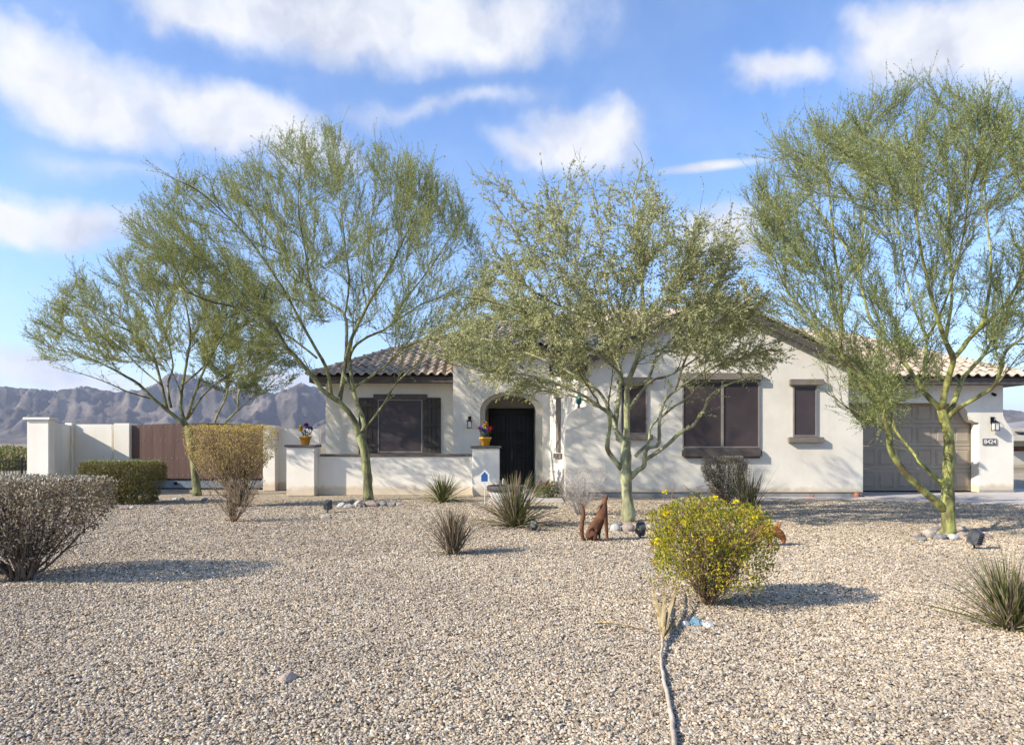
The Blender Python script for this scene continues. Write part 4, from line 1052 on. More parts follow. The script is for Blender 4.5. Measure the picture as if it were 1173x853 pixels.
tree('palo_verde_tree', 'leafy grey-green palo verde with knobbly pale trunk behind the coyote sculpture', (720, 600), 13.1, [
    ([(720,601),(719,575),(717,548),(717,520),(717,503)], 0, .112, .085),
    ([(713,538),(697,517),(696,506),(698,491),(698,475),(689,467),(676,458),(650,444),(610,430),(572,428),(530,420)], -1.3, .052, .010),
    ([(717,510),(712,503),(705,491),(707,468),(710,444),(712,428),(700,400),(685,370),(668,330),(640,282),(600,237),(560,200)], 1.0, .055, .008),
    ([(717,505),(718,480),(718,457),(720,437),(732,405),(740,372),(735,330),(730,280),(724,232),(735,190)], -.4, .065, .007),
    ([(721,548),(730,539),(738,533),(738,524),(742,513),(754,508),(756,478),(761,460),(774,447),(800,430),(832,415),(875,402)], -1.0, .052, .009),
    ([(738,527),(759,513),(780,495),(795,486),(808,465),(812,455),(830,442),(860,432)], -1.6, .040, .009),
    ([(728,522),(743,506),(746,488),(764,472),(785,457),(806,438),(850,400)], 1.2, .034, .009),
    ([(720,440),(741,437),(752,410),(775,380),(802,342),(825,300),(838,245)], 1.4, .040, .007),
    ([(722,468),(730,455),(746,436),(769,429),(802,408),(842,383),(885,360)], 2.0, .036, .008),
    ([(705,491),(698,470),(682,445),(640,420),(598,402),(552,388),(505,382)], 1.6, .040, .009),
    ([(712,428),(690,410),(655,385),(610,362),(560,345),(520,340)], -2.0, .030, .008),
    ([(685,370),(640,350),(600,325),(570,290)], -1.2, .024, .007),
    ([(740,372),(765,340),(790,300),(800,250)], -1.8, .024, .006),
    ([(732,405),(700,350),(690,290),(680,220),(660,180)], 1.8, .026, .006),
    ([(774,447),(790,400),(820,370),(860,340)], -2.2, .026, .008),
    ([(689,467),(660,455),(625,448),(590,450)], .4, .022, .007)],
    [(475,392),(500,345),(545,312),(552,262),(530,205),(548,180),(610,205),(640,168),(700,165),(745,172),(765,215),(815,228),(848,238),(855,300),(885,330),(912,380),(910,412),(875,428),(830,425),(780,412),(720,412),(690,430),(650,448),(600,462),(555,440),(500,415)],
    2.7, M['bark_pale'], LEAF_C, knob=.30, es=(.98, .96), lowbias=.85, nfill=230, l2=(.19, .25, .8), twig=(.12, .36), ntw=15000, lpt=12, leaf=(.044, .021), upb=.16, droop=.22, seed=12, wander=.22, clump=.6, tw_r=.002, topthin=.90)

tree('palo_verde_tree', 'large palo verde with bright green low-forked trunk before the garage', (1087, 613), 11.4, [
    ([(1087,614),(1086,589),(1086,551),(1087,507),(1084,488),(1078,469)], 0, .108, .065),
    ([(1084,585),(1071,573),(1057,561),(1035,539),(1021,516),(1018,494),(1007,457),(991,437),(972,418),(963,400),(964,362),(962,330),(955,280),(950,225),(938,168)], -.9, .066, .009),
    ([(1083,560),(1076,551),(1057,532),(1045,517),(1028,496),(1014,470),(1000,440)], .7, .040, .012),
    ([(1078,470),(1057,447),(1045,428),(1029,406),(1013,387),(994,358),(985,310),(990,250),(1000,180)], 1.2, .045, .008),
    ([(1078,470),(1086,434),(1092,412),(1083,390),(1073,362),(1060,312),(1050,252),(1048,160)], -1.2, .055, .008),
    ([(1091,412),(1111,387),(1127,365),(1135,310),(1130,240),(1124,140)], .8, .042, .007),
    ([(1087,475),(1098,447),(1105,431),(1127,406),(1143,377),(1166,330),(1180,270)], 1.6, .048, .009),
    ([(1085,480),(1094,470),(1114,458),(1137,444),(1143,431),(1152,403),(1171,387),(1200,360),(1222,315)], -1.0, .042, .009),
    ([(1057,447),(1060,410),(1061,392),(1057,377),(1040,330),(1030,270),(1022,190)], 2.0, .034, .007),
    ([(972,418),(948,388),(920,360),(895,320),(880,262)], .4, .032, .008),
    ([(1083,390),(1090,340),(1088,280),(1085,200),(1080,120)], 2.0, .030, .006),
    ([(1111,387),(1150,350),(1180,290),(1190,200)], -2.0, .028, .007),
    ([(985,310),(960,270),(930,230),(905,180)], 1.8, .022, .006),
    ([(1061,392),(1085,340),(1105,260),(1110,170)], -2.2, .022, .006),
    ([(1018,494),(1000,485),(975,470),(955,455)], -1.2, .022, .007),
    ([(1045,428),(1030,440),(1015,462),(1010,490)], -.8, .016, .006)],
    [(858,300),(850,210),(885,145),(935,115),(985,95),(1050,68),(1110,85),(1170,78),(1240,110),(1265,250),(1240,370),(1180,430),(1140,418),(1085,425),(1045,470),(1012,505),(975,492),(965,432),(928,395),(880,355)],
    2.7, M['bark_bright'], LEAF_D, knob=.18, es=(1, .955), nfill=220, l2=(.20, .3, 1.0), twig=(.18, .42), ntw=21000, lpt=13, leaf=(.034, .0125), upb=.42, seed=21, tw_r=.002)

# ================================================================ SHRUBS
def shrub(name, label, cat, x, y, stems, inside, vol, nleaf, leaf, matst, matleaf, flat=.2, group=None, topmat=None, shell=.6, seed=1, rbase=.02, split=True, leafn='foliage', stem_top=.9, nstem=26, noise_sc=3.0, thr=.42, ups=.1, zf=0.0):
    """stems fan from the base; leaves fill a clipped volume, thin inside"""
    rg = np.random.default_rng(seed); T = thing(name, label, cat, group, (x, y, 0))
    x0, x1, y0, y1, z0, z1 = vol
    g = Geo()
    ends = []
    tries = 0
    while len(ends) < nstem and tries < 5000:
        tries += 1
        e = np.array([rg.uniform(x0, x1), rg.uniform(y0, y1), z0 + (z1-z0)*rg.uniform(.45, .97)])
        if inside(e[None])[0]: ends.append(e)
    for e in ends:
        b_ = np.array([rg.normal(0, rbase*1.6), rg.normal(0, rbase*1.6), -.02])
        mid = b_*.5 + e*.5 + rg.normal(0, .05, 3)*np.linalg.norm(e); mid[2] = max(mid[2] - .06*np.linalg.norm(e[:2]), .08); mid[:2] *= .9
        P = resample([b_, mid, e], 9); P[1:] += rg.normal(0, .008, (8, 3))
        tubes(g, P, np.linspace(rbase, rbase*.22, 9), 6, .5)
        for _ in range(9):
            s = rg.uniform(.25, .98); k = min(int(s*8), 7); p = P[k] + (P[k+1]-P[k])*(s*8-k)
            dv = nrmz(P[k+1]-P[k]) + rg.normal(0, .55, 3) + np.array([0, 0, .2]); ln = rg.uniform(.15, .4)*(z1-z0)
            Q = p + nrmz(dv)*np.linspace(0, ln, 5)[:, None]; Q[1:] += rg.normal(0, .012, (4, 3))
            if inside(Q[-1:])[0] or rg.random() < .3: tubes(g, Q, np.linspace(rbase*.4, .002, 5), 4, .5, cap=False)
    g.build('stem', matst, T, True)
    # leaf points
    C = []; need = nleaf; 
    while need > 0:
        Q = np.stack([rg.uniform(x0, x1, 60000), rg.uniform(y0, y1, 60000), rg.uniform(z0, z1, 60000)], -1)
        Q = Q[inside(Q)]
        # distance to the outside, by probing: leaves sit mostly near the surface
        c0 = np.array([0, 0, z0 + (z1-z0)*.55]); o_ = Q + nrmz(Q - c0)*shell*.25
        near = ~inside(o_)
        keep = near | (rg.random(len(Q)) < .28)
        if zf: keep &= rg.random(len(Q)) < np.clip((Q[:, 2] - z0)/((z1 - z0)*zf), 0.02, 1)
        # clumps
        ns = np.array([mnoise.noise(Vector((q*noise_sc).tolist())) for q in Q[keep]]) * .5 + .5
        Q = Q[keep][ns > thr*rg.random(len(ns))*1.6]
        C.append(Q[:need]); need -= len(Q[:need])
    P = np.concatenate(C); n = len(P)
    D = nrmz(P - np.array([0, 0, z0*.3]))*.5 + rg.normal(0, .7, (n, 3)) + np.array([0, 0, ups])
    L_ = leaf[0]*rg.uniform(.6, 1.35, n); W_ = leaf[1]*rg.uniform(.7, 1.3, n)
    top = P[:, 2] > z1 - .10
    r = rg.random(n)
    cg = Geo(); leaves(cg, P, D, L_, W_, r, flat)
    cg.build(leafn, matleaf, T)
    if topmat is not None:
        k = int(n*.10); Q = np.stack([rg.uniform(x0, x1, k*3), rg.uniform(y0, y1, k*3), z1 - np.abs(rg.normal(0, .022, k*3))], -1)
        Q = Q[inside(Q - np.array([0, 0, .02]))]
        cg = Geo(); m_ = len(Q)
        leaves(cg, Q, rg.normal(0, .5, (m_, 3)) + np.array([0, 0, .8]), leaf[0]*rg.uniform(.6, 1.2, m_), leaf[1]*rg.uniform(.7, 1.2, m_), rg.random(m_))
        cg.build('lighter_top', topmat, T)  # lighter top layer; on the grey-brown shrub sunlight put into the leaf colour
    return T
def lump(P, s, a, seed=0.0): return np.array([mnoise.noise(Vector((p[0]*s + seed, p[1]*s, p[2]*s))) for p in P])*a
def boxshape(hx, hy, z0, z1, taper=.0, flare=.35, r=.12, amp=.05, seed=0.0):
    """clipped box that narrows towards the ground like an upturned cone"""
    def f(P):
        z = (P[:, 2] - z0) / (z1 - z0); ok = (z > 0) & (z < 1)
        k = np.clip(flare + (1 - flare)*np.clip(z*1.5, 0, 1)**.7, 0, 1)
        nz = lump(P, 4.0, amp, seed)
        ax = np.abs(P[:, 0])/(hx*k) + nz; ay = np.abs(P[:, 1])/(hy*k) + nz
        q = (ax**5 + ay**5)**.2
        return ok & (q < 1) & (P[:, 2] < z1 - .03 + nz*.5 - .10*np.clip(q - .8, 0, 1))
    return f
LF_GREY = leafmat('grey_brown_leaf', [(0, (.10, .08, .045)), (.4, (.22, .17, .105)), (.75, (.36, .295, .20)), (1, (.50, .44, .33))], .15, .8)
LF_GTOP = leafmat('sunlit_top_leaf', [(0, (.24, .21, .14)), (.5, (.40, .355, .26)), (1, (.54, .49, .38))], .1, .8)  # top leaves paler as if sunlit, painted into the colour
LF_HEDGE = leafmat('olive_hedge_leaf', [(0, (.075, .075, .020)), (.5, (.17, .155, .045)), (1, (.30, .25, .09))], .25)
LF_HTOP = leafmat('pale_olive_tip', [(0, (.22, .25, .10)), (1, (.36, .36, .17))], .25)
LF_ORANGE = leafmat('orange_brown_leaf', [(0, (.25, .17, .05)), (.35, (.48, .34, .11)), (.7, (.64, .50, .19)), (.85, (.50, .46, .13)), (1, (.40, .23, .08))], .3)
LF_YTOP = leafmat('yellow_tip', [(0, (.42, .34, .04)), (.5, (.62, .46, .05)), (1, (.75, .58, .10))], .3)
LF_TAN = leafmat('dry_box_leaf', [(0, (.12, .085, .05)), (.5, (.28, .22, .14)), (1, (.44, .38, .27))], .2, .8)
LF_TTOP = leafmat('pale_dry_leaf', [(0, (.36, .33, .24)), (1, (.55, .52, .40))], .15, .8)
LF_YG = leafmat('yellow_green_leaf', [(0, (.08, .13, .015)), (.3, (.21, .25, .02)), (.55, (.42, .38, .03)), (.8, (.60, .46, .05)), (1, (.36, .20, .05))], .4)

shrub('boxed_shrub', 'large grey-brown flat-topped shrub cut off by the left edge', 'shrub', X(26, 7.45), 7.45, 26,
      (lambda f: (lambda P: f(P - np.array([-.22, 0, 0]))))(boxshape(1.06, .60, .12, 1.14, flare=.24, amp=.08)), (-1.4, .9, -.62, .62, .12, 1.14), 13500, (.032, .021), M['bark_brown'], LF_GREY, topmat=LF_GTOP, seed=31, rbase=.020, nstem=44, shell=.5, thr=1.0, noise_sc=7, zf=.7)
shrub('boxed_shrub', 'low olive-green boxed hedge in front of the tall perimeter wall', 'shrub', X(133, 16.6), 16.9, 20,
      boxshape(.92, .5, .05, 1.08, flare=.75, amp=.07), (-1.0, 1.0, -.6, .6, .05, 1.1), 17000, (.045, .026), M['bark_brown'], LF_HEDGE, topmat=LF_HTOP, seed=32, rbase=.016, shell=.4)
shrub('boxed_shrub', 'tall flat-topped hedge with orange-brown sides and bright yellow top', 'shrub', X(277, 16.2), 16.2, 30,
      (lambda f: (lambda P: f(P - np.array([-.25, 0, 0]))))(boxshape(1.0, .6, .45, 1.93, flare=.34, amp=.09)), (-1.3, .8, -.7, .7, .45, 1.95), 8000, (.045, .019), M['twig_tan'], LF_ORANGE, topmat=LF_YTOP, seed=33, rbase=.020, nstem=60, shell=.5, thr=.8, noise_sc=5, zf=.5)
shrub('twiggy_shrub', 'small half-bare brown shrub in front of the orange-brown hedge', 'shrub', X(268, 13.1), 13.1, 14,
      boxshape(.50, .45, .15, .85, flare=.30, amp=.15), (-.5, .5, -.45, .45, .15, .85), 900, (.035, .014), M['twig_tan'], LF_TAN, seed=34, rbase=.010, nstem=26, shell=.5)
shrub('boxed_shrub', 'square-cut dry olive shrub under the wide dark window', 'shrub', X(830, 16.6), 16.6, 22,
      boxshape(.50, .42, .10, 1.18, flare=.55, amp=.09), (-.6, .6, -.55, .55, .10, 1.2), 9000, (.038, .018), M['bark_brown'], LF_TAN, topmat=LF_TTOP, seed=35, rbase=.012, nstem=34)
shrub('bare_shrub', 'leafless whitish shrub against the wall left of the coyote sculpture', 'shrub', X(663, 14.3), 14.3, 30,
      boxshape(.60, .5, .20, 1.0, flare=.55, amp=.18), (-.62, .62, -.5, .5, .20, 1.02), 1300, (.028, .014), M['twig_grey'], leafmat('dead_leaf', [(0, (.25, .17, .14)), (1, (.50, .40, .36))], .2), seed=36, rbase=.006, nstem=38)

# flowering yellow bush
def blob(P):
    p = P.copy(); z = (p[:, 2] - .50)/.47; rr = np.sqrt((p[:, 0]/.56)**2 + (p[:, 1]/.50)**2)
    nz = lump(P, 3.0, .75, 4.0) + lump(P, 8, .5, 8.0)
    zz = np.where(z < 0, z*1.02, z)
    return (rr**2.3 + np.abs(zz)**2.3 < (1 + nz)) & (P[:, 2] > .09)
fb = shrub('flowering_bush', 'rounded yellow-green bush with yellow flowers in the middle of the gravel', 'bush', X(811, 6.35), 6.35, 30,
      blob, (-.72, .72, -.65, .65, .08, 1.10), 10500, (.032, .015), M['twig_tan'], LF_YG, seed=37, rbase=.008, nstem=70, shell=.5, thr=.95, noise_sc=7, ups=.35, zf=.55)
LF_FLOWER = leafmat('yellow_petal', [(0, (.80, .62, .01)), (1, (.95, .82, .04))], .35)
def flower_bunch(T, pts, r, mat, n=26, name='flower'):
    for p in pts:
        g = Geo(); c = np.array(p); D = nrmz(RG.normal(size=(n, 3)) + np.array([0, -.3, .5])); leaves(g, c + D*r*.3, D, np.full(n, r), np.full(n, r*.7), RG.random(n)); g.build(name, mat, T)
sx_ = 6.35/FOC
fl = [(-.40, 0, 1.05), (.23, -.1, .97), (-.30, -.3, .80), (-.52, -.15, .62), (.50, -.2, .67), (-.10, -.45, .68), (.04, -.1, 1.00), (-.42, -.1, .86), (.33, -.3, .84)]
flower_bunch(fb, fl, .026, LF_FLOWER, 18)

# far desert brush behind the iron fence and beyond the neighbour
def brush(label, x, y, hx, hz, n, seed):
    shrub('desert_bush', label, 'bush', x, y, 8, (lambda P: (P[:, 0]/hx)**2 + (P[:, 1]/hx)**2 + ((P[:, 2]-hz*.4)/(hz*.6))**2 < 1 + lump(P, .9, .5, seed)), (-hx*1.2, hx*1.2, -hx*1.2, hx*1.2, .0, hz*1.15), n, (.16, .09), M['bark_brown'], LF_B2, seed=seed, rbase=.04, nstem=10, shell=1.5, noise_sc=1.0)
LF_B2 = leafmat('desert_brush_leaf', [(0, (.13, .14, .04)), (.6, (.28, .26, .08)), (1, (.38, .33, .12))], .2)
brush('hazy yellow-green desert bush behind the black iron fence', X(20, 40), 40, 2.0, 1.35, 2500, 41)
brush('paler desert bush by the left edge beyond the iron fence', X(-22, 38), 38, 1.8, 1.2, 2000, 42)

# ================================================================ GRASS-LIKE TUFTS
def tuft(label, x, y, h, spread, n, mat, wb=.011, seed=1, lean=0.0, arch=.55, group=None, stiff=1.0):
    rg = np.random.default_rng(seed); T = thing('grass_tuft', label, 'desert grass', group, (x, y, 0))
    a = rg.uniform(0, 2*PI, n); inc = np.abs(rg.normal(0, 1, n))*.42*spread + .05; inc = np.clip(inc, .03, 1.35)
    Ln = h*rg.uniform(.55, 1.12, n)*(1 + .25*inc)
    k = 7; t = np.linspace(0, 1, k)
    th = inc[:, None] + (arch*inc[:, None] + .06)*t[None]**1.6*rg.uniform(.3, 1.6, n)[:, None]
    ds = Ln[:, None]/(k-1)
    r = np.cumsum(np.sin(th)*ds, 1); z = np.cumsum(np.cos(th)*ds, 1)
    r = np.concatenate([np.zeros((n, 1)), r[:, :-1]], 1); z = np.concatenate([np.zeros((n, 1)), z[:, :-1]], 1)
    b_ = rg.normal(0, .05*h, (n, 2))
    P = np.stack([b_[:, :1] + r*np.cos(a)[:, None] + lean*z, b_[:, 1:] + r*np.sin(a)[:, None], np.maximum(z, .012) - .01], -1)
    S = np.stack([-np.sin(a), np.cos(a), np.zeros(n)], -1); S = nrmz(S + rg.normal(0, .35, (n, 3)))
    wd = wb*rg.uniform(.6, 1.3, n)[:, None]*np.array([.8, 1, 1, .9, .72, .45, .08])[None]
    Lf = P - S[:, None]*wd[..., None]; Rt = P + S[:, None]*wd[..., None]
    nn_ = nrmz(np.cross(np.gradient(P, axis=1), S[:, None])); Mid = P + nn_*wd[..., None]*.5
    V = np.stack([Lf, Mid, Rt], 2).reshape(-1, 3)
    base = (np.arange(n)*k*3)[:, None, None]; i = np.arange(k-1)[None, :, None]*3; j = np.arange(2)[None, None]
    F = np.stack([base+i+j, base+i+j+1, base+i+j+4, base+i+j+3], -1).reshape(-1, 4)
    g = Geo(); g.add(V, F, np.repeat(rg.random(n), (k-1)*2)); g.build('blade', mat, T)
    tag(T.children[0], kind='stuff')
    return T
GR_G = leafmat('green_blade', [(0, (.07, .085, .025)), (.4, (.14, .16, .05)), (.7, (.25, .25, .09)), (.88, (.42, .36, .20)), (1, (.30, .20, .12))], .2)
GR_R = leafmat('reddish_blade', [(0, (.06, .06, .03)), (.35, (.13, .11, .06)), (.65, (.22, .15, .11)), (.85, (.36, .28, .19)), (1, (.46, .38, .28))], .2)
GR_M = leafmat('mixed_blade', [(0, (.06, .075, .02)), (.35, (.14, .155, .05)), (.6, (.24, .22, .10)), (.8, (.34, .23, .18)), (1, (.50, .42, .28))], .2)
tuft('green arching grass tuft in front of the low courtyard wall', X(507, 17.5), 17.5, .72, 1.75, 190, GR_G, .014, 51)
tuft('reddish-brown spiky grass tuft in front of the others, nearest the viewer left of centre', X(519, 9.25), 9.25, .66, 1.05, 260, GR_R, .008, 52)
tuft('widest grass tuft with long reddish tips in front of the arched entry', X(590, 12.3), 12.3, .92, 1.65, 400, GR_M, .010, 53)
tuft('green grass tuft cut off by the right edge in the foreground gravel', X(1158, 5.5), 5.5, .60, 1.35, 420, GR_M, .0065, 54, lean=-.05)
tuft('pale dry grass tuft between the square-cut shrub and the yellow bush', X(856, 14.2), 14.2, 1.0, .85, 190, GR_M, .009, 55)
# ================================================================ ROCKS
def rock(label, x, y, sx_, sy_, sz_, mat, seed, group=None, rounded=.25, name='rock', sub=3, cat='rock'):
    bm = bmesh.new(); bmesh.ops.create_icosphere(bm, subdivisions=sub, radius=1)
    rr = random.Random(seed); o = Vector((rr.random()*50, rr.random()*50, 0)); rz = rr.random()*PI
    for v in bm.verts:
        p = v.co.copy(); k = 1 + rounded*mnoise.noise(p*1.1 + o) + rounded*.5*mnoise.noise(p*2.6 + o)
        # flat cleavage faces
        if rounded > .3: 
            for dd in (Vector((1,.3,.5)), Vector((-.6,.5,.7)), Vector((.1,-1,.4))):
                dd = dd.normalized(); q = p.dot(dd)*k
                if q > .72: k *= .72/q*1.0
        v.co = p*k
    bmesh.ops.transform(bm, matrix=Matrix.Rotation(rz, 4, 'Z'), verts=bm.verts)
    for v in bm.verts: v.co = Vector((v.co.x*sx_, v.co.y*sy_, v.co.z*sz_))
    o_ = bmobj(name, bm, mat, None, rounded <= .3); o_.location = (x, y, sz_*.62)
    return tag(o_, label, cat, group)
def pr(px, py, w, h, mat, seed, label, group=None, rounded=.35, name='rock', cat='rock', sub=3):
    d = FOC*EYE/(py - 508); sc = d/FOC
    return rock(label, X(px, d), d + w*sc*.35, w*sc/2, w*sc*.42, max(h*sc/1.62, .02), mat, seed, group, rounded, name, sub, cat)
G1 = 'rocks ringed round the foot of the tall palo verde'
pr(390, 581, 9, 6, M['rock_white'], 1, 'leftmost pale rock at the foot of the courtyard palo verde', G1)
pr(398, 582, 11, 5, M['rock_pale'], 2, 'low flat cream rock, second from the left at the courtyard palo verde', G1)
pr(402, 577, 9, 5, M['rock_grey'], 3, 'grey rock behind the cream ones left of the courtyard palo verde trunk', G1)
pr(410, 581, 12, 8, M['rock_pale'], 4, 'tallest cream rock just left of the courtyard palo verde trunk', G1)
pr(424, 580.5, 17, 7, M['rock_pink'], 5, 'wide brownish rock in front of the courtyard palo verde trunk', G1)
pr(438, 580, 11, 6, M['rock_grey'], 6, 'dark grey rock just right of the courtyard palo verde trunk', G1)
pr(449, 580, 10, 6, M['rock_grey'], 7, 'grey rock, second from the right at the courtyard palo verde', G1)
pr(457, 579, 7, 4, M['rock_pale'], 8, 'smallest rock at the right end of the courtyard palo verde ring', G1)
pr(371, 594, 14, 5, M['rock_pale'], 9, 'flat cream rock in front of the small grey spotlight near the left pillar')
pr(403, 592, 6, 2.5, M['rock_pink'], 10, 'tiny brown stone on the gravel right of the left pillar')
G2 = 'stones at the foot of the palo verde by the gate'
for i, (a, b2, w_, h_, m_, l_) in enumerate([(199, 573, 8, 3, 'rock_white', 'white stone left of the gate palo verde trunk'), (208, 574, 7, 4, 'rock_pink', 'brownish stone beside the gate palo verde trunk on its left'),
        (234, 574, 9, 4, 'rock_grey', 'grey stone touching the gate palo verde trunk on its right'), (243, 573, 9, 3, 'rock_pink', 'brown stone, second right of the gate palo verde trunk'), (251, 573, 8, 3, 'rock_pale', 'cream stone at the right end of the gate palo verde stones')]):
    pr(a, b2, w_, h_, M[m_], 20 + i, l_, G2)
pr(188, 584, 11, 4, M['rock_pale'], 26, 'pale stone alone on the gravel right of the olive hedge')
pr(140, 584, 13, 4.5, M['rock_pink'], 27, 'reddish stone on the gravel in front of the olive hedge')
pr(150, 583, 9, 3.5, M['rock_pale'], 28, 'cream stone beside the reddish one in front of the olive hedge')
pr(130, 582, 9, 3, M['rock_grey'], 29, 'small grey stone left of the reddish one by the olive hedge')
pr(177, 573, 8, 5, M['rim'], 30, 'dark stone tucked against the right side of the olive hedge')
G3 = 'river stones round the pale-trunked palo verde'
pr(705.5, 609, 12.5, 9, M['rock_white'], 40, 'smooth whitish river stone left of the pale-trunked palo verde', G3, .12)
pr(720.5, 609, 16, 9, M['rock_pink'], 41, 'smooth pinkish river stone in front of the pale trunk', G3, .12)
pr(697, 607, 9, 6, M['rock_pale'], 42, 'cream stone partly behind the coyote sculpture', G3, .15)
pr(708, 602.5, 12, 5, M['rock_grey'], 43, 'grey stone behind the whitish river stone', G3, .2)
pr(746, 606, 12, 6, M['rock_pale'], 44, 'cream stone right of the black spotlight under the pale-trunked tree', G3, .2)
pr(757, 606, 12, 8, M['rock_grey'], 45, 'grey stone at the left edge of the yellow bush', G3, .2)
pr(741, 602, 8, 4, M['rock_grey'], 46, 'small dark stone behind the black spotlight', G3, .2)
G4 = 'rocks round the foot of the garage palo verde'
for i, (a, b2, w_, h_, m_, l_) in enumerate([(1053, 616, 11, 7, 'rock_pink', 'leftmost brownish rock at the foot of the garage palo verde'), (1058, 620, 13, 5, 'rock_grey', 'dull brown-grey rock in front of the leftmost one at the garage palo verde'),
        (1068, 616, 15, 10, 'rock_pale', 'tallest cream rock left of the green trunk'), (1081, 618.5, 15, 7, 'rock_grey', 'grey rock in front of the green trunk on its left'),
        (1095, 618.5, 12, 7, 'rock_white', 'smooth blue-white rock in front of the green trunk on its right'), (1105, 615, 11, 6, 'rock_pink', 'brownish rock behind the blue-white one'),
        (1104, 608, 13, 5, 'rock_pale', 'cream rock behind the green trunk'), (1131, 616, 15, 5, 'rock_pink', 'pinkish rock at the right end of the garage palo verde ring'), (1075, 608, 11, 5, 'rock_grey', 'dark rock behind the green trunk on its left')]):
    pr(a, b2, w_, h_, M[m_], 50 + i, l_, G4, .25)
pr(327, 781, 23, 9, M['rock_pink'], 60, 'lone pale rock on the open gravel at lower left', None, .5)
pr(798, 717, 16, 10, M['blue_glass'], 61, 'pale blue glass rock in front of the yellow bush', None, .5)
pr(786, 718, 10, 7, M['rock_white'], 62, 'white rock touching the left side of the blue glass rock', None, .4)
pr(813, 719, 13, 6, M['rock_white'], 63, 'white flat rock just right of the blue glass rock', None, .4)
pr(806, 717, 6, 5, M['rock_white'], 64, 'tiny white stone squeezed between the blue glass rock and the flat white one', None, .4)
pr(983, 569.5, 7, 6, M['rock_red'], 65, 'orange-red rock at the corner of the gabled wing by the garage', None, .3)
pr(930, 569.5, 7, 3, M['rock_red'], 66, 'small dark red stone at the foot of the wall below the narrow window', None, .3)
pr(577, 571, 9, 22, M['rock_pale'], 67, 'tan pointed upright stone behind the pale round planter', None, .4)

# ================================================================ LANDSCAPE SPOTLIGHTS
def spot(label, px, py, s, tilt, rz, head_h=1.0):
    d = FOC*EYE/(py - 508); T = thing('landscape_spotlight', label, 'garden spotlight', 'dark landscape spotlights', (X(px, d), d, 0), rz)
    g = Geo(); tubes(g, [(0, 0, -.05), (0, 0, .07*s)], [.012*s, .012*s], 8); g.box(-.02*s, .02*s, -.014*s, .014*s, .055*s, .085*s); g.build('stake', M['black'], T)
    h = Geo(); y0_, y1_ = -.065*s, .065*s
    V = [(-.045*s, y0_, .0), (.045*s, y0_, 0), (.045*s, y0_, .15*s*head_h), (-.045*s, y0_, .15*s*head_h), (-.062*s, y1_, -.01), (.062*s, y1_, -.01), (.062*s, y1_, .17*s*head_h), (-.062*s, y1_, .17*s*head_h)]
    h.add(V, [(3,2,1,0), (4,5,6,7), (0,1,5,4), (1,2,6,5), (2,3,7,6), (3,0,4,7)])
    for k in range(5): h.box(-.05*s, .05*s, y0_ - .018*s, y0_ - .002*s, .02*s + k*.028*s*head_h, .026*s + k*.028*s*head_h)
    hd = h.build('head', M['dark_plastic'], T); hd.location = (0, 0, .075*s); hd.rotation_euler = (tilt, 0, 0)
    bv = hd.modifiers.new('bevel', 'BEVEL'); bv.width = .004; bv.segments = 2
    ln = bbox('lens', -.05*s, .05*s, y1_ + .0005, y1_ + .008*s, .008, .15*s*head_h, M['lamp_glass'], hd, .002)
    return T
spot('dark box spotlight standing in front of the pale-trunked palo verde', 733, 616.5, 1.05, .5, .25)
spot('small black spotlight beside the widest grass tuft', 613, 608, .9, .9, -.4, .8)
spot('grey-faced spotlight in front of the green trunk near the garage', 1116, 629, 1.15, .3, .3)
spot('small grey spotlight on the gravel between the left pillar and the tall palo verde', 375.5, 587.5, 1.15, .15, -.3)

# ================================================================ FLOWER POTS ON THE PILLARS
def petals(name, label, T, c, r, mat, n=30):
    g = Geo(); D = nrmz(RG.normal(size=(n, 3)) + np.array([0, -.2, .35])); leaves(g, np.array(c) + D*r*.15, D, np.full(n, r)*RG.uniform(.7, 1.1, n), np.full(n, r*.75), RG.random(n)); return g.build(name, mat, T)
def petalmat(n, c): return leafmat(n, [(0, tuple(q*.6 for q in c)), (1, c)], .2)
PM = {k: petalmat('petal_' + k, c) for k, c in dict(yellow=(.85, .55, .03), purple=(.28, .06, .30), plum=(.16, .02, .10), red=(.60, .03, .05), blue=(.08, .10, .30), violet=(.30, .18, .55), pink=(.55, .22, .25)).items()}
ST = leafmat('dark_stem_leaf', [(0, (.02, .05, .03)), (1, (.07, .12, .06))], .15)
def pot(label, x, y, z, s, mat, fl):
    T = thing('flower_pot', label, 'flower pot', None, (x, y, z))
    lathe('pot', [(.10*s, 0), (.12*s, .02*s), (.165*s, .20*s), (.185*s, .205*s), (.19*s, .255*s), (.175*s, .262*s), (.165*s, .23*s), (.05*s, .225*s)], (0, 0, 0), mat, T, 32)
    lathe('soil', [(.162*s, .205*s), (.162*s, .232*s), (.05*s, .24*s)], (0, 0, 0), M['soil'], T, 24)
    g = Geo(); lf = Geo()
    for (fx, fz, col, r) in fl:
        e = np.array([fx, -.02 + RG.normal(0, .03), fz]); b_ = np.array([fx*.25, 0, .23*s]); P = resample([b_, (b_+e)/2 + np.array([fx*.12, 0, 0]), e], 7)
        tubes(g, P, np.full(7, .007), 5)
        k = 9; ti = RG.integers(0, 6, k); leaves(lf, P[ti], RG.normal(0, .5, (k, 3)) + np.array([0, 0, .6]), RG.uniform(.05, .10, k), RG.uniform(.018, .035, k), RG.random(k))
        petals('flower', '', T, e, r, PM[col])
    g.build('stem', ST, T); lf.build('leaves', ST, T)
    return T
ppx = (plx0 + plx1)/2 + .07; ptop = zp + .071
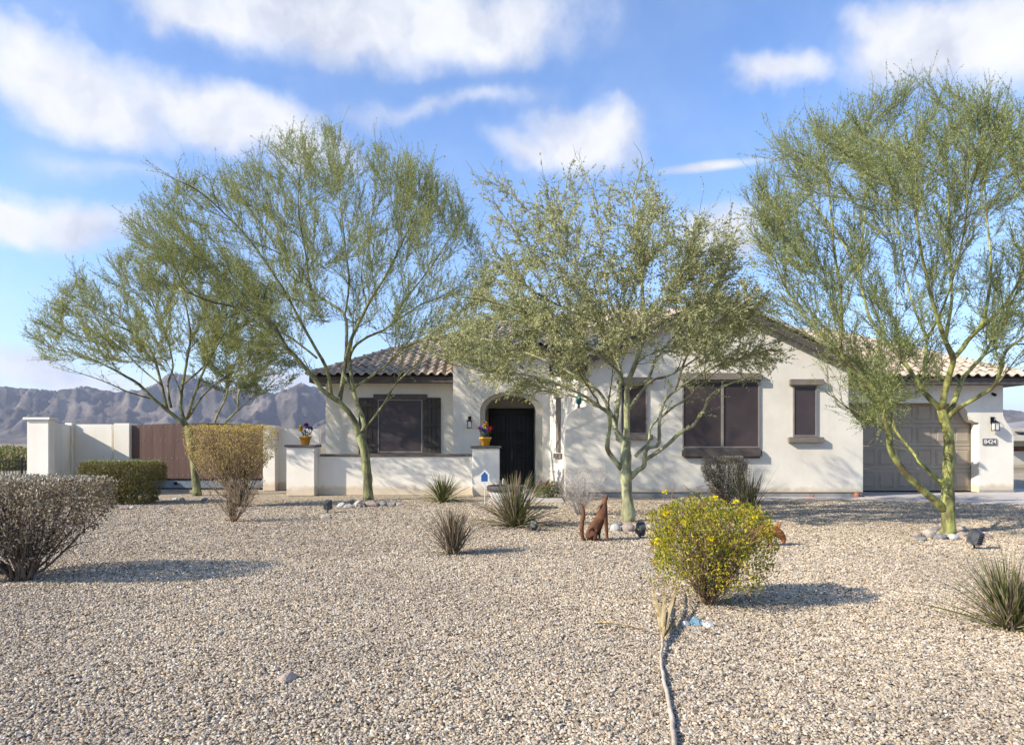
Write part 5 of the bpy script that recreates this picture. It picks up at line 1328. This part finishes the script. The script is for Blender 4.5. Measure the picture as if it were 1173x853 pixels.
pot('amber glazed pot of yellow, purple and blue flowers on the left pillar', ppx, cwy + .22, ptop, .95, M['pot'],
    [(-.13, .44, 'yellow', .085), (-.11, .53, 'yellow', .055), (.03, .56, 'plum', .08), (.09, .49, 'purple', .055), (.15, .49, 'blue', .075), (.19, .45, 'plum', .05), (.0, .40, 'violet', .05)])
pot('bright yellow pot of red, yellow and violet flowers on the right pillar', (prx0 + prx1)/2 - .02, cwy + .22, zp + .042, .95, M['pot2'],
    [(-.17, .50, 'red', .06), (-.12, .49, 'violet', .08), (.0, .57, 'yellow', .085), (.03, .66, 'yellow', .04), (.12, .48, 'red', .09), (.17, .50, 'red', .06), (.05, .47, 'violet', .06), (-.02, .66, 'purple', .045), (-.05, .44, 'blue', .05)])

# pale bowl planter with dark rim
bd = 15.6; T = thing('bowl_planter', 'pale cone-shaped planter with dark rim behind the widest grass tuft', 'planter', None, (X(580, bd), bd, 0))
lathe('bowl', [(.16, 0), (.20, .03), (.30, .16), (.395, .40), (.40, .44)], (0, 0, -.01), M['white_glaze'], T, 36)
lathe('rim', [(.405, .432), (.44, .438), (.445, .545), (.42, .56), (.395, .54), (.39, .48), (.1, .47)], (0, 0, -.01), M['rim'], T, 36)
lathe('finial', [(.02, .47), (.03, .60), (.012, .62), (.012, .68)], (-.12, 0, -.01), M['rim'], T, 12)

# yard sign
d_ = 17.0; T = thing('yard_sign', 'small blue house-shaped security sign on a stake before the right pillar', 'sign', None, (X(555.2, d_), d_, 0))
g = Geo(); tubes(g, [(0, .012, -.05), (0, .012, .62)], [.010, .010], 6); g.build('stake', M['sign_white'], T)
zc = Z(546, d_)
o = prism('panel', [(-.115, -.14), (.095, -.14), (.12, -.12), (.12, .06), (.01, .18), (.0, .18), (-.115, .06)], -.012, .0, M['sign_white'], T); o.location = (0, 0, zc)
o2 = prism('emblem', [(-.085, -.11), (.07, -.11), (.07, .05), (0, .13), (-.085, .04)], -.016, -.0125, M['sign_blue'], o)

# teal glass ornament hanging in the tree by a short wire, with copper beads
d_ = 12.6; T = thing('hanging_ornament', 'teal glass ornament hanging from a low branch of the grey-green tree', 'ornament', None, (X(663, d_), d_, Z(462, d_)))
lathe('glass', [(.01, -.03), (.045, 0), (.05, .06), (.04, .13), (.012, .16)], (0, 0, 0), M['teal'], T, 18)
g = Geo(); tubes(g, [(0, 0, .16), (.01, 0, .27)], [.003, .003], 5); g.build('wire', M['black'], T)
lathe('bead', [(.006, -.09), (.022, -.07), (.022, -.05), (.006, -.03)], (.0, 0, 0), M['rust2'], T, 12)

# pink-flowered plant by the entry walk
d_ = 18.3
def ent(P): return ((P[:, 0]/.42)**2 + (P[:, 1]/.3)**2 + ((P[:, 2]-.22)/.27)**2) < 1 + lump(P, 4, .5, 3.0)
T = shrub('flowering_plant', 'low plant with pink flowers beside the entry walk', 'plant', X(628, d_), d_, 10, ent, (-.5, .5, -.4, .4, .02, .55), 1500, (.05, .025), M['bark_brown'], LEAF_E, seed=61, rbase=.006, nstem=16, shell=.3)
for (a, b2) in ((-.20, .50), (-.10, .46), (-.02, .42), (.1, .40), (-.15, .34), (-.28, .40)): petals('flower', '', T, (a, -.22, b2), .045, PM['pink'], 18)

# ================================================================ COYOTE SCULPTURE
d_ = FOC*EYE/(619.5 - 508); k_ = d_/FOC
def cp(px, py, dy=0.0): return (((px - 650)/9.475 + 650 - 683)*k_, dy, EYE + (508 - ((py)/9.475 + 550))*k_)
T = thing('coyote_sculpture', 'rusty metal coyote sitting and howling in front of the pale-trunked tree', 'sculpture', None, (X(683, d_), d_, 0))
T.rotation_euler = (0, 0, -.10)
def cq(zx, zy, dy=0.0): return ((zx/9.475 + 650 - 683)*k_, dy, max(EYE + (508 - (zy/9.475 + 550))*k_, .012))
V = [cq(260, 590), cq(300, 500), cq(345, 420), cq(390, 350), cq(398, 290), cq(396, 245), cq(415, 195), cq(434, 150),      # 0-7 spine to muzzle
     cq(235, 615, .0), cq(212, 640),                                                               # 8,9 rump
     cq(412, 430, -.035), cq(424, 540, -.04), cq(430, 635, -.04), cq(458, 655, -.045),               # 10-13 near foreleg
     cq(385, 430, .045), cq(352, 540, .05), cq(346, 620, .05), cq(358, 636, .05),                  # 14-17 far foreleg
     cq(262, 585, -.06), cq(312, 575, -.08), cq(290, 645, -.075), cq(338, 655, -.08),              # 18-21 near haunch, shin, foot
     cq(262, 600, .06), cq(318, 595, .07), cq(285, 650, .07), cq(345, 640, .075)]                  # 22-25
E = [(0,1),(1,2),(2,3),(3,4),(4,5),(5,6),(6,7),(0,8),(8,9),(3,10),(10,11),(11,12),(12,13),(3,14),(14,15),(15,16),(16,17),(0,18),(18,19),(19,20),(20,21),(0,22),(22,23),(23,24),(24,25)]
R = [.095, .085, .078, .070, .056, .050, .034, .014, .085, .05, .038, .026, .020, .017, .034, .023, .018, .016, .078, .046, .024, .016, .078, .046, .024, .016]
skin('body', V, E, R, M['rust'], T)
V = [cq(205, 660), cq(175, 640), cq(158, 600), cq(154, 540), cq(160, 450), cq(176, 380), cq(172, 310), cq(152, 262), cq(142, 248)]
skin('tail', V, [(i, i+1) for i in range(8)], [.026, .030, .034, .036, .036, .034, .026, .014, .006], M['rust'], T, 2)
for s in (-1, 1):
    skin('ear', [cq(385, 250, .026*s), cq(350, 278, .036*s), cq(316, 312, .042*s)], [(0, 1), (1, 2)], [(.022, .014), (.028, .012), (.008, .005)], M['rust'], T, 1)
    lathe('eye', [(.002, -.004), (.006, 0), (.002, .004)], cq(408, 215, .024*s), M['black'], T, 8)

# second rusty animal sculpture, half hidden behind the yellow bush: rounded body, lowered head
d_ = FOC*EYE/(625.5 - 508); T = thing('animal_sculpture', 'orange rusty animal sculpture half hidden behind the yellow bush', 'sculpture', None, (X(877, d_), d_, 0))
def c2(px, py, dy=0.0): return ((px - 868)*d_/FOC, dy, max(EYE + (508 - py)*d_/FOC, .01))
V = [c2(860, 608), c2(868, 605.5), c2(877, 607), c2(884, 611), c2(888.5, 616), c2(889, 622), c2(851, 610), c2(846, 615),
     c2(872, 616, -.04), c2(873, 624, -.045), c2(872, 616, .04), c2(874, 624, .045), c2(855, 616, -.04), c2(854, 624, -.045), c2(855, 616, .04), c2(854, 624, .045)]
E = [(0,1),(1,2),(2,3),(3,4),(4,5),(0,6),(6,7),(1,8),(8,9),(1,10),(10,11),(0,12),(12,13),(0,14),(14,15)]
skin('body', V, E, [.085, .088, .085, .078, .045, .022, .075, .05, .03, .018, .03, .018, .032, .018, .032, .018], M['rust2'], T)
for s in (-1, 1): skin('ear', [c2(882, 605, .03*s), c2(883, 600, .04*s), c2(883.5, 597, .045*s)], [(0, 1), (1, 2)], [.018, .014, .004], M['rust2'], T, 1)

# ================================================================ DRY STALK AND FALLEN LEAF
dd = lambda py: FOC*EYE/(py - 508)
def gp(px, py, z=0.0):
    d = FOC*(EYE - z)/(py - 508); return (X(px, d), d, z)
T = thing('dry_stalk', 'dead bleached stalk with three dry leaves lying on the foreground gravel', 'dead plant', None, (X(770, 3.6), 3.6, 0))
of = np.array([X(770, 3.6), 3.6, 0])
P = resample([gp(775, 885, .02), gp(773, 853, .022), gp(770, 825, .024), gp(765, 800, .022), gp(760, 775, .024), gp(757, 752, .026), gp(759, 735, .04), gp(759, 728, .045)], 30)
P += RG.normal(0, .0022, P.shape); R = np.interp(np.linspace(0, 1, 30), [0, .35, .6, .85, 1], [.016, .014, .013, .010, .014])*(1 + RG.normal(0, .05, 30))*.9
g = Geo(); tubes(g, P - of, R, 12, .5); g.build('stalk', surf('bleached_stalk', (.34, .27, .205), (.60, .52, .42), 9, .85, .6, 60), T, True)
DRY = leafmat('dry_leaf', [(0, (.30, .20, .08)), (.5, (.52, .40, .20)), (1, (.62, .52, .32))], .2, .7)
def dryleaf(P0, w_, nm, par, off):
    Q = resample(P0, 14); S = nrmz(np.cross(np.gradient(Q, axis=0), np.array([0, .75, 1.0])))
    t = np.linspace(0, 1, 14); w2 = w_*np.clip(np.sin(t**.6*PI), .08, 1)[:, None]*.5
    N = np.array([0, -.4, 1])*w_*.28
    V = np.stack([Q - S*w2 + N, Q, Q + S*w2 + N], 1).reshape(-1, 3) - off
    F = [(i*3+j, i*3+j+1, i*3+j+4, i*3+j+3) for i in range(13) for j in (0, 1)]
    g = Geo(); g.add(V, F); o_ = g.build(nm, DRY, par, True); sd = o_.modifiers.new('thick', 'SOLIDIFY'); sd.thickness = .003; return o_
b0 = gp(759, 731, .045)
dryleaf([b0, gp(755, 705, .08), gp(750, 685, .12), gp(749, 668, .15)], .042, 'leaf', T, of)
dryleaf([b0, gp(760, 705, .10), gp(761, 685, .14), gp(761, 664, .16)], .034, 'leaf', T, of)
dryleaf([b0, gp(764, 708, .09), gp(770, 690, .13), gp(775, 672, .16)], .040, 'leaf', T, of)
dryleaf([b0, gp(766, 722, .05), gp(771, 712, .05), gp(775, 706, .05)], .03, 'leaf', T, of)
g = Geo(); q0 = gp(683, 713, .025)
o_ = dryleaf([q0, gp(700, 714, .035), gp(718, 716, .03), gp(736, 720, .03)], .028, 'dry_leaf', None, np.array(q0)); o_.location = q0
tag(o_, 'long dry yellow leaf lying flat on the gravel left of the dead stalk', 'dry leaf')

# put every origin-placed thing's empty at the middle of its base
def rebase(t, x, y):
    t.location = (x, y, 0)
    for c in t.children: c.location = (c.location.x - x, c.location.y - y, c.location.z)
rebase(house, 4.5, 19.2); rebase(lw, (plx0 + prx1)/2, cwy + .3); rebase(pw_, X(90, 21), 21); rebase(pr_, X(330, 21.8), 21.8); rebase(gt, (gx0 + gx1_)/2, gy); rebase(fn, -22, fy); rebase(nb, nx0 + 8, ny)
# fallen leaves and bits of twig under the trees (uncountable)
def litter():
    g = Geo(); n = 5200
    C = [(X(422, 18.1) + 1.5, 18.3, 3.2, .30), (X(720, 13.1) + .8, 13.0, 2.6, .34), (X(1087, 11.4) + .5, 11.4, 2.6, .30), (X(811, 6.35), 6.3, .75, .06)]
    P = []
    for (cx_, cy_, r_, f_) in C:
        k = int(n*f_); P.append(np.stack([RG.normal(cx_, r_*.6, k), RG.normal(cy_, r_*.45, k), RG.uniform(.018, .034, k)], -1))
    P = np.concatenate(P); P = P[P[:, 1] < 19.0]; k = len(P); D = RG.normal(size=(k, 3)); D[:, 2] *= .15
    leaves(g, P, D, RG.uniform(.02, .07, k), RG.uniform(.003, .012, k), RG.random(k), 0)
    tag(g.build('leaf_litter', leafmat('litter', [(0, (.10, .07, .04)), (.5, (.28, .21, .11)), (1, (.46, .38, .22))], .1, .9)), kind='stuff')
litter()
